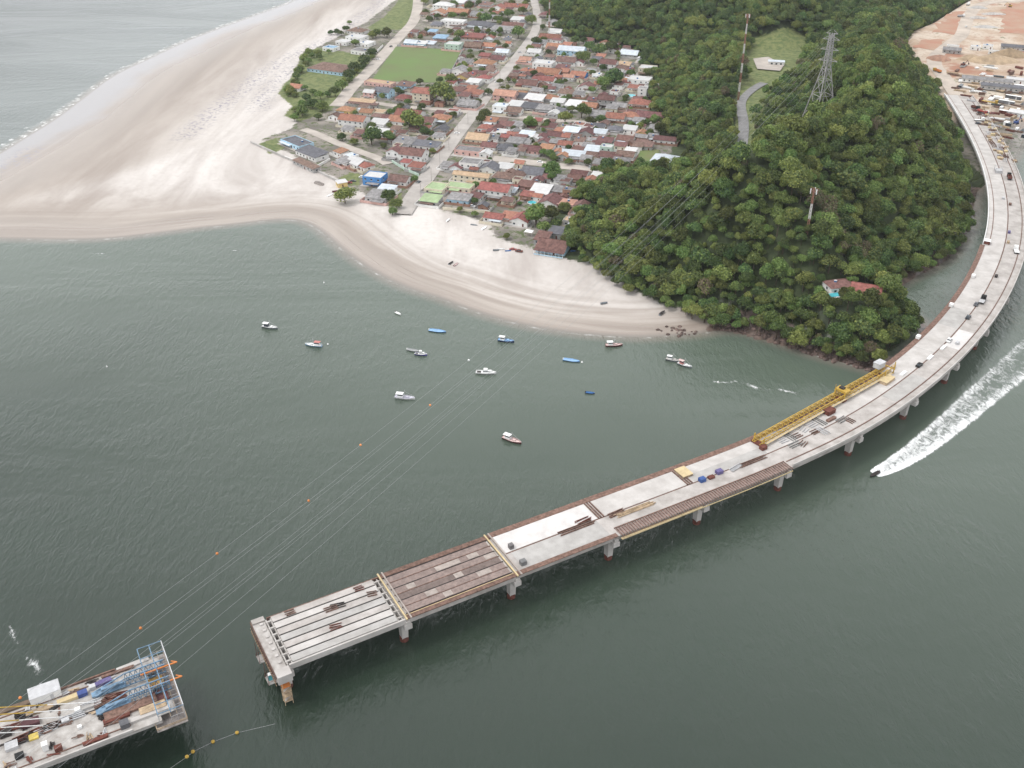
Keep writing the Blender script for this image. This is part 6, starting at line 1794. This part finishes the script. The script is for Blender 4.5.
# forest planting
rs = np.random.RandomState(11)
pts = []
SPC = 4.3
fx0, fx1, fy0, fy1 = 30, 560, 395, 1330
gxx, gyy = np.meshgrid(np.arange(fx0, fx1, SPC), np.arange(fy0, fy1, SPC))
jx = gxx + (rs.rand(*gxx.shape) - .5) * SPC * .95 + (np.arange(gxx.shape[0]) % 2)[:, None] * SPC / 2
jy = gyy + (rs.rand(*gxx.shape) - .5) * SPC * .95
jx, jy = jx.ravel(), jy.ravel()
dfp = sdp(jx, jy, FOREST)
dcl = sdp(jx, jy, GRASS[-1])
droad = dline(jx, jy, hr)
edgew = np.where((jy > 600) & (jx < 300), -15, -1.5)
hd = np.full(jx.shape, 1e9)
for hx_, hw_ in FPOS: hd = np.minimum(hd, np.hypot(jx - hx_[0], jy - hx_[1]) - .62 * hw_)
wh = G(663, 152, 3)
ok = (dfp > edgew) & ((dcl < -2) | ((dcl < 5) & (rs.rand(len(jx)) < .3))) & (hd > 3) & (np.hypot(jx - wh[0], jy - wh[1]) > 19) & (np.hypot(jx - wh[0] - 2, jy - wh[1] + 22) > 12) & (sdp(jx, jy, GP([(640, 151), (659, 150), (655, 169), (632, 167)], 2.4)) < -4) & (droad > 8) & (np.hypot(jx - PYL.x, (jy - PYL.y + 4) * .8) > 10.5) & (np.hypot(jx - hp.x, jy - hp.y) > 8.5) & (np.hypot(jx - hp.x + 1, jy - hp.y + 8) > 5) & (np.hypot(jx - hp2.x, jy - hp2.y) > 7.5) & (np.hypot(jx - pp.x, jy - pp.y) > 6.5)
dbr = dline(jx, jy, LEs)
ok &= (dbr > 9) | (sdp(jx, jy, [tuple(BP(s, 11)[:2]) for s in range(0, int(BL), 6)]) < -1e8)
jx, jy, dfp = jx[ok], jy[ok], dfp[ok]
zz = np.array([zat(a, b) for a, b in zip(jx, jy)])
fw = jy * math.cos(PITCH) - (zz - CAMH) * math.sin(PITCH)
uu = 512 + FPX * jx / fw; vv = 384 - FPX * (jy * math.sin(PITCH) + (zz - CAMH) * math.cos(PITCH)) / fw
vis = (uu > -40) & (uu < 1060) & (vv > -60) & (vv < 420)
# thin the hidden far slope of the headland
jx, jy, zz, dfp, fw = jx[vis], jy[vis], zz[vis], dfp[vis], fw[vis]
kk = rs.choice(len(specs), len(jx), p=KINDW)
# grey-brown thicket near the short mast, yellow greens in the valley
gb_ = GT(835, 245)
kk[(np.hypot(jx - gb_.x, jy - gb_.y) < 16) & (rs.rand(len(jx)) < .8)] = 7
vy = GT(775, 44); kk[(np.hypot(jx - vy.x, (jy - vy.y) * .6) < 42) & (rs.rand(len(jx)) < .6)] = 5
farw = (jy > 960) & (rs.rand(len(jx)) < .55); kk[farw] = rs.choice([3, 4], farw.sum())
scl = .52 + .70 * rs.rand(len(jx)) ** 1.7 * np.where(dfp < 6, .72, 1) * np.where((zz > 12) & (jy > 960), 1.15, 1.0)
scl[rs.rand(len(jx)) < .04] *= 1.35
near = np.argsort(fw)[:300]
nearset = set(near.tolist())
FKIND = ['green broadleaf', 'green broadleaf', 'slender green', 'dark green', 'dark green', 'yellow-green', 'small light green', 'grey-brown sparse', 'green broadleaf', 'broad spreading']
FL = {k: '%s tree among the trees at the seaward end of the wooded headland' % k for k in set(FKIND)}
src = {}
for i in near:
    k = int(kk[i])
    c_ = tree(jx[i], jy[i], k, float(scl[i]), FL[FKIND[k]], FKIND[k] + ' trees on the headland', z=float(zz[i]))
    src.setdefault(k, c_)
# the rest of the forest as one mass of instanced crowns
sc_col = bpy.data.collections.new('forest_sources')
keys = []
for k in range(len(specs)):
    if k not in src: continue
    keys.append((k, src[k]))
keys.sort(key=lambda a: a[1].name)
for k, o in keys: sc_col.objects.link(o)
kidx = {k: i for i, (k, o) in enumerate(keys)}
restI = [i for i in range(len(jx)) if i not in nearset]
me = bpy.data.meshes.new('forest')
me.vertices.add(len(restI))
me.vertices.foreach_set('co', np.stack([jx[restI], jy[restI], zz[restI]], 1).astype(np.float32).ravel())
def vattr(n_, typ, vals): a = me.attributes.new(n_, typ, 'POINT'); a.data.foreach_set('vector' if typ == 'FLOAT_VECTOR' else 'value', vals)
vattr('rz', 'FLOAT', rs.rand(len(restI)).astype(np.float32) * 6.28)
_sv = np.stack([scl[restI] * rs.uniform(.8, 1.2, len(restI)), scl[restI] * rs.uniform(.8, 1.2, len(restI)), scl[restI] * rs.uniform(.85, 1.25, len(restI))], 1)
vattr('sc', 'FLOAT_VECTOR', _sv.astype(np.float32).ravel())
vattr('ix', 'INT', np.array([kidx.get(int(kk[i]), 0) for i in restI], dtype=np.int32))
forest = link('forest', me)
struct(forest, 'stuff'); forest['label'] = 'dense green forest covering the headland and the slope behind'
ng = bpy.data.node_groups.new('scatter', 'GeometryNodeTree')
ng.interface.new_socket('Geometry', in_out='INPUT', socket_type='NodeSocketGeometry')
ng.interface.new_socket('Geometry', in_out='OUTPUT', socket_type='NodeSocketGeometry')
gi, go = ng.nodes.new('NodeGroupInput'), ng.nodes.new('NodeGroupOutput')
iop = ng.nodes.new('GeometryNodeInstanceOnPoints')
ci = ng.nodes.new('GeometryNodeCollectionInfo')
ci.inputs['Collection'].default_value = sc_col
ci.inputs['Separate Children'].default_value = True
ci.inputs['Reset Children'].default_value = True
iop.inputs['Pick Instance'].default_value = True
def na(n_, typ):
    q = ng.nodes.new('GeometryNodeInputNamedAttribute'); q.data_type = typ; q.inputs['Name'].default_value = n_; return q.outputs[0]
cx_ = ng.nodes.new('ShaderNodeCombineXYZ')
ng.links.new(na('rz', 'FLOAT'), cx_.inputs[2])
ng.links.new(gi.outputs[0], iop.inputs['Points']); ng.links.new(ci.outputs[0], iop.inputs['Instance'])
ng.links.new(na('ix', 'INT'), iop.inputs['Instance Index'])
ng.links.new(cx_.outputs[0], iop.inputs['Rotation'])
ng.links.new(na('sc', 'FLOAT_VECTOR'), iop.inputs['Scale'])
ng.links.new(iop.outputs[0], go.inputs[0])
md = forest.modifiers.new('scatter', 'NODES'); md.node_group = ng
print('forest trees', len(jx), 'individual', len(near), 'hill at tower', PYL.z, 'tower height', PH)

# village trees and bushes (photograph points at the middle of the crown)
VT = """445 101 26 L|372 126 9 L|372 141 20 L|388 139 15 L|410 128 22 L|424 132 12 L|342 137 10 L|354 141 9 L|390 112 8 L|398 91 8 L|345 198 20 B|388 196 16 B|396 204 13 B|392 210 10 B|414 178 8 L|356 70 13 S|350 77 13 S|364 62 13 S|371 55 11 S|342 87 12 S|335 93 12 S|320 96 10 S|306 98 10 S|290 92 10 S|312 105 13 S|322 108 14 S|302 113 14 S|318 117 9 S|294 118 9 S|305 60 9 S|318 54 9 S|309 53 10 S|296 76 9 S
300 70 8 S|355 44 9 S|346 29 7 S|337 32 7 S|331 32 6 S|341 33 6 S|349 22 5 S|376 35 10 S|387 35 12 S|372 36 9 S|537 222 23 M|552 217 20 M|564 208 14 M|545 228 14 M|460 208 8 M|475 212 7 M|507 235 9 M|551 172 20 P|550 154 11 P|565 121 16 P|582 115 15 N|614 83 22 N|604 85 14 N|536 43 11 N|583 60 14 N|600 52 14 N|612 50 14 N|590 48 12 N|575 42 10 N|531 22 11 F|518 36 15 F|452 81 12 F|459 36 10 F|486 20 12 F|500 82 8 N|485 115 13 P|481 120 11 P|478 102 8 F|488 92 9 F|477 32 8 F|546 126 9 P|529 127 14 P|590 123 12 P|600 121 11 P|640 126 9 P|588 162 9 P|569 161 8 P|604 166 9 P|552 178 12 Q|580 186 12 Q|595 168 8 Q|556 223 12 M|570 238 13 M|575 228 12 M|580 218 12 M|404 84 8 F|420 82 8 F|440 80 8 F|560 84 10 N|631 74 10 N|655 95 10 N|660 110 11 N|592 90 8 N|506 47 8 F|425 2 8 F|436 4 9 F|470 8 9 F|508 16 11 F|492 12 8 F|523 12 9 F"""
ve = [q.split() for q in VT.replace('\n', '|').split('|')]
VZN = dict(L='between football field and bay', B='on the beachfront corner', S='between sandy road and ocean', M='behind the bay beach', P='between the cross streets', N='far right of main street', F='around the football field', Q='by the forest edge')
fr2 = random.Random(5)
FILLZ.append(('S', '', GP([(286, 92), (306, 56), (318, 50), (330, 54), (306, 74), (300, 86), (322, 90), (345, 84), (372, 58), (374, 62), (352, 88), (336, 108), (300, 120), (286, 112)], 2.4)))
for zn, ztxt, poly in FILLZ:
    xs = [p_[0] for p_ in poly]; ys = [p_[1] for p_ in poly]; made = 0
    for _ in range(1500):
        if made >= dict(F=44, N=46, P=30, M=12, L=30, S=40)[zn]: break
        x, y = fr2.uniform(min(xs), max(xs)), fr2.uniform(min(ys), max(ys))
        if not inpoly([x], [y], poly)[0] or inpoly([x], [y], FIELD)[0]: continue
        if any(dline([x], [y], pr)[0] < wr_ - 2 for pr, wr_ in ROADS): continue
        if any(math.hypot(x - hx[0], y - hx[1]) < .5 * hw + 1.5 for hx, hw in FPOS): continue
        u_, v_ = pj(Vector((x, y, 5.0)))
        ve.append([str(u_), str(v_), str(fr2.uniform(5, 8.5)), zn]); made += 1
cnt = {}
for q in sorted(ve, key=lambda q: -float(q[1])):
    u, v, wpx, zn = float(q[0]), float(q[1]), float(q[2]), q[3]
    x, y = G(u, v, 5.0)
    k = rnd.choice((0, 1, 3, 8, 8, 8, 6, 9))
    sc = wpx * slant(x, y) / FPX / (2 * VAR[k][2] * .92)
    nm = {0: 'round green', 1: 'round green', 3: 'dark green', 4: 'dark green', 8: 'leafy green', 6: 'light green', 9: 'broad green'}[k]
    cnt[(zn, nm)] = cnt.get((zn, nm), 0) + 1
    size = 'small' if wpx < 9 else 'large' if wpx > 17 else 'medium'
    zb = zat(x, y)
    tr = thing('garden_tree', '%s %s tree %s, %s of its hue from the bay' % (size, nm, VZN[zn], ordn(cnt[(zn, nm)])), 'tree', (x, y, zb), rnd.uniform(0, 6.28))
    sz = min(sc, 6.5 / VAR[k][3] * 1.5)
    sv = sc * .95
    tr.scale = (sc, sc, sv); tr.location.z = zb - .22 * VAR[k][3] * sv
    link('trunk', VAR[k][1], tr); link('crown', VAR[k][0], tr)

# ------------------------------------------------------------------ rocks along the shore
def rock_mesh(seed):
    mb = MB(); ico(mb, (0, 0, 0), 1.0, rock, (1, .85, .65), 9)
    o = mb.build('boulder'); me = o.data
    for v_ in me.vertices:
        f = 1 + .45 * mnoise.noise(v_.co * 1.3 + Vector((seed * 3.7, 0, 0)))
        v_.co *= f
    bpy.data.objects.remove(o); return me
RM = [rock_mesh(k) for k in range(6)]
shore = smooth(GP([(718, 329), (735, 331), (745, 332), (765, 338), (790, 347), (810, 354), (830, 360), (850, 365), (868, 369.5), (886, 372)]), 2)
ln = [0]
for a, b in zip(shore[:-1], shore[1:]): ln.append(ln[-1] + math.dist(a, b))
for k in range(190):
    s = rnd.random() * ln[-1]
    i = min(len(shore) - 2, int(np.searchsorted(ln, s)) - 1); i = max(i, 0)
    a, b = shore[i], shore[i + 1]; t = rnd.random()
    off = rnd.uniform(-1.5, 7.5)
    d = Vector((b[0] - a[0], b[1] - a[1])).normalized()
    x, y = a[0] + (b[0] - a[0]) * t - d.y * off, a[1] + (b[1] - a[1]) * t + d.x * off
    o = link('boulder', rnd.choice(RM), None, (x, y, max(zat(x, y), 0) + .1), rnd.uniform(0, 6.28))
    sc = rnd.uniform(.6, 1.9); o.scale = (sc, sc, sc)
    tag(o, 'reddish brown boulder in the rocky strip along the foot of the headland', 'boulder', 'boulders along the foot of the headland')
for k in range(26):
    u, v = rnd.gauss(680, 10), 331 + rnd.gauss(0, 2.2)
    x, y = G(u, v, .4)
    o = link('boulder', rnd.choice(RM), None, (x, y, max(zat(x, y), 0) + .1), rnd.uniform(0, 6.28))
    sc = rnd.uniform(.5, 1.3); o.scale = (sc, sc, sc)
    tag(o, 'brown boulder in the small rock cluster at the water edge of the beach', 'boulder', 'boulders of the rock cluster on the beach')
for k in range(24):
    u, v = rnd.uniform(895, 975), 0
    a = GP([(900, 281), (928, 270), (948, 258), (962, 243), (970, 225), (974, 205)])
    i = rnd.randrange(5); t = rnd.random()
    x, y = a[i][0] + (a[i + 1][0] - a[i][0]) * t + rnd.uniform(-2, 1), a[i][1] + (a[i + 1][1] - a[i][1]) * t + rnd.uniform(-1, 2)
    o = link('boulder', rnd.choice(RM), None, (x, y, max(zat(x, y), 0) + .1), rnd.uniform(0, 6.28))
    sc = rnd.uniform(.5, 1.2); o.scale = (sc, sc, sc)
    tag(o, 'dark boulder on the bank of the inlet behind the bridge', 'boulder', 'boulders on the bank of the inlet')

# ------------------------------------------------------------------ air
hm = bpy.data.materials.new('haze'); hm.use_nodes = True
for n_ in list(hm.node_tree.nodes):
    if n_.type == 'BSDF_PRINCIPLED': hm.node_tree.nodes.remove(n_)
pv = hm.node_tree.nodes.new('ShaderNodeVolumePrincipled')
pv.inputs['Color'].default_value = (.90, .94, 1, 1)
pv.inputs['Density'].default_value = .00004
pv.inputs['Anisotropy'].default_value = .2
hm.node_tree.links.new(pv.outputs[0], hm.node_tree.nodes['Material Output'].inputs['Volume'])
mb = MB(); mb.box((0, 3000, 150), (14400, 13000, 312), hm)
struct(mb.build('haze'), 'stuff')
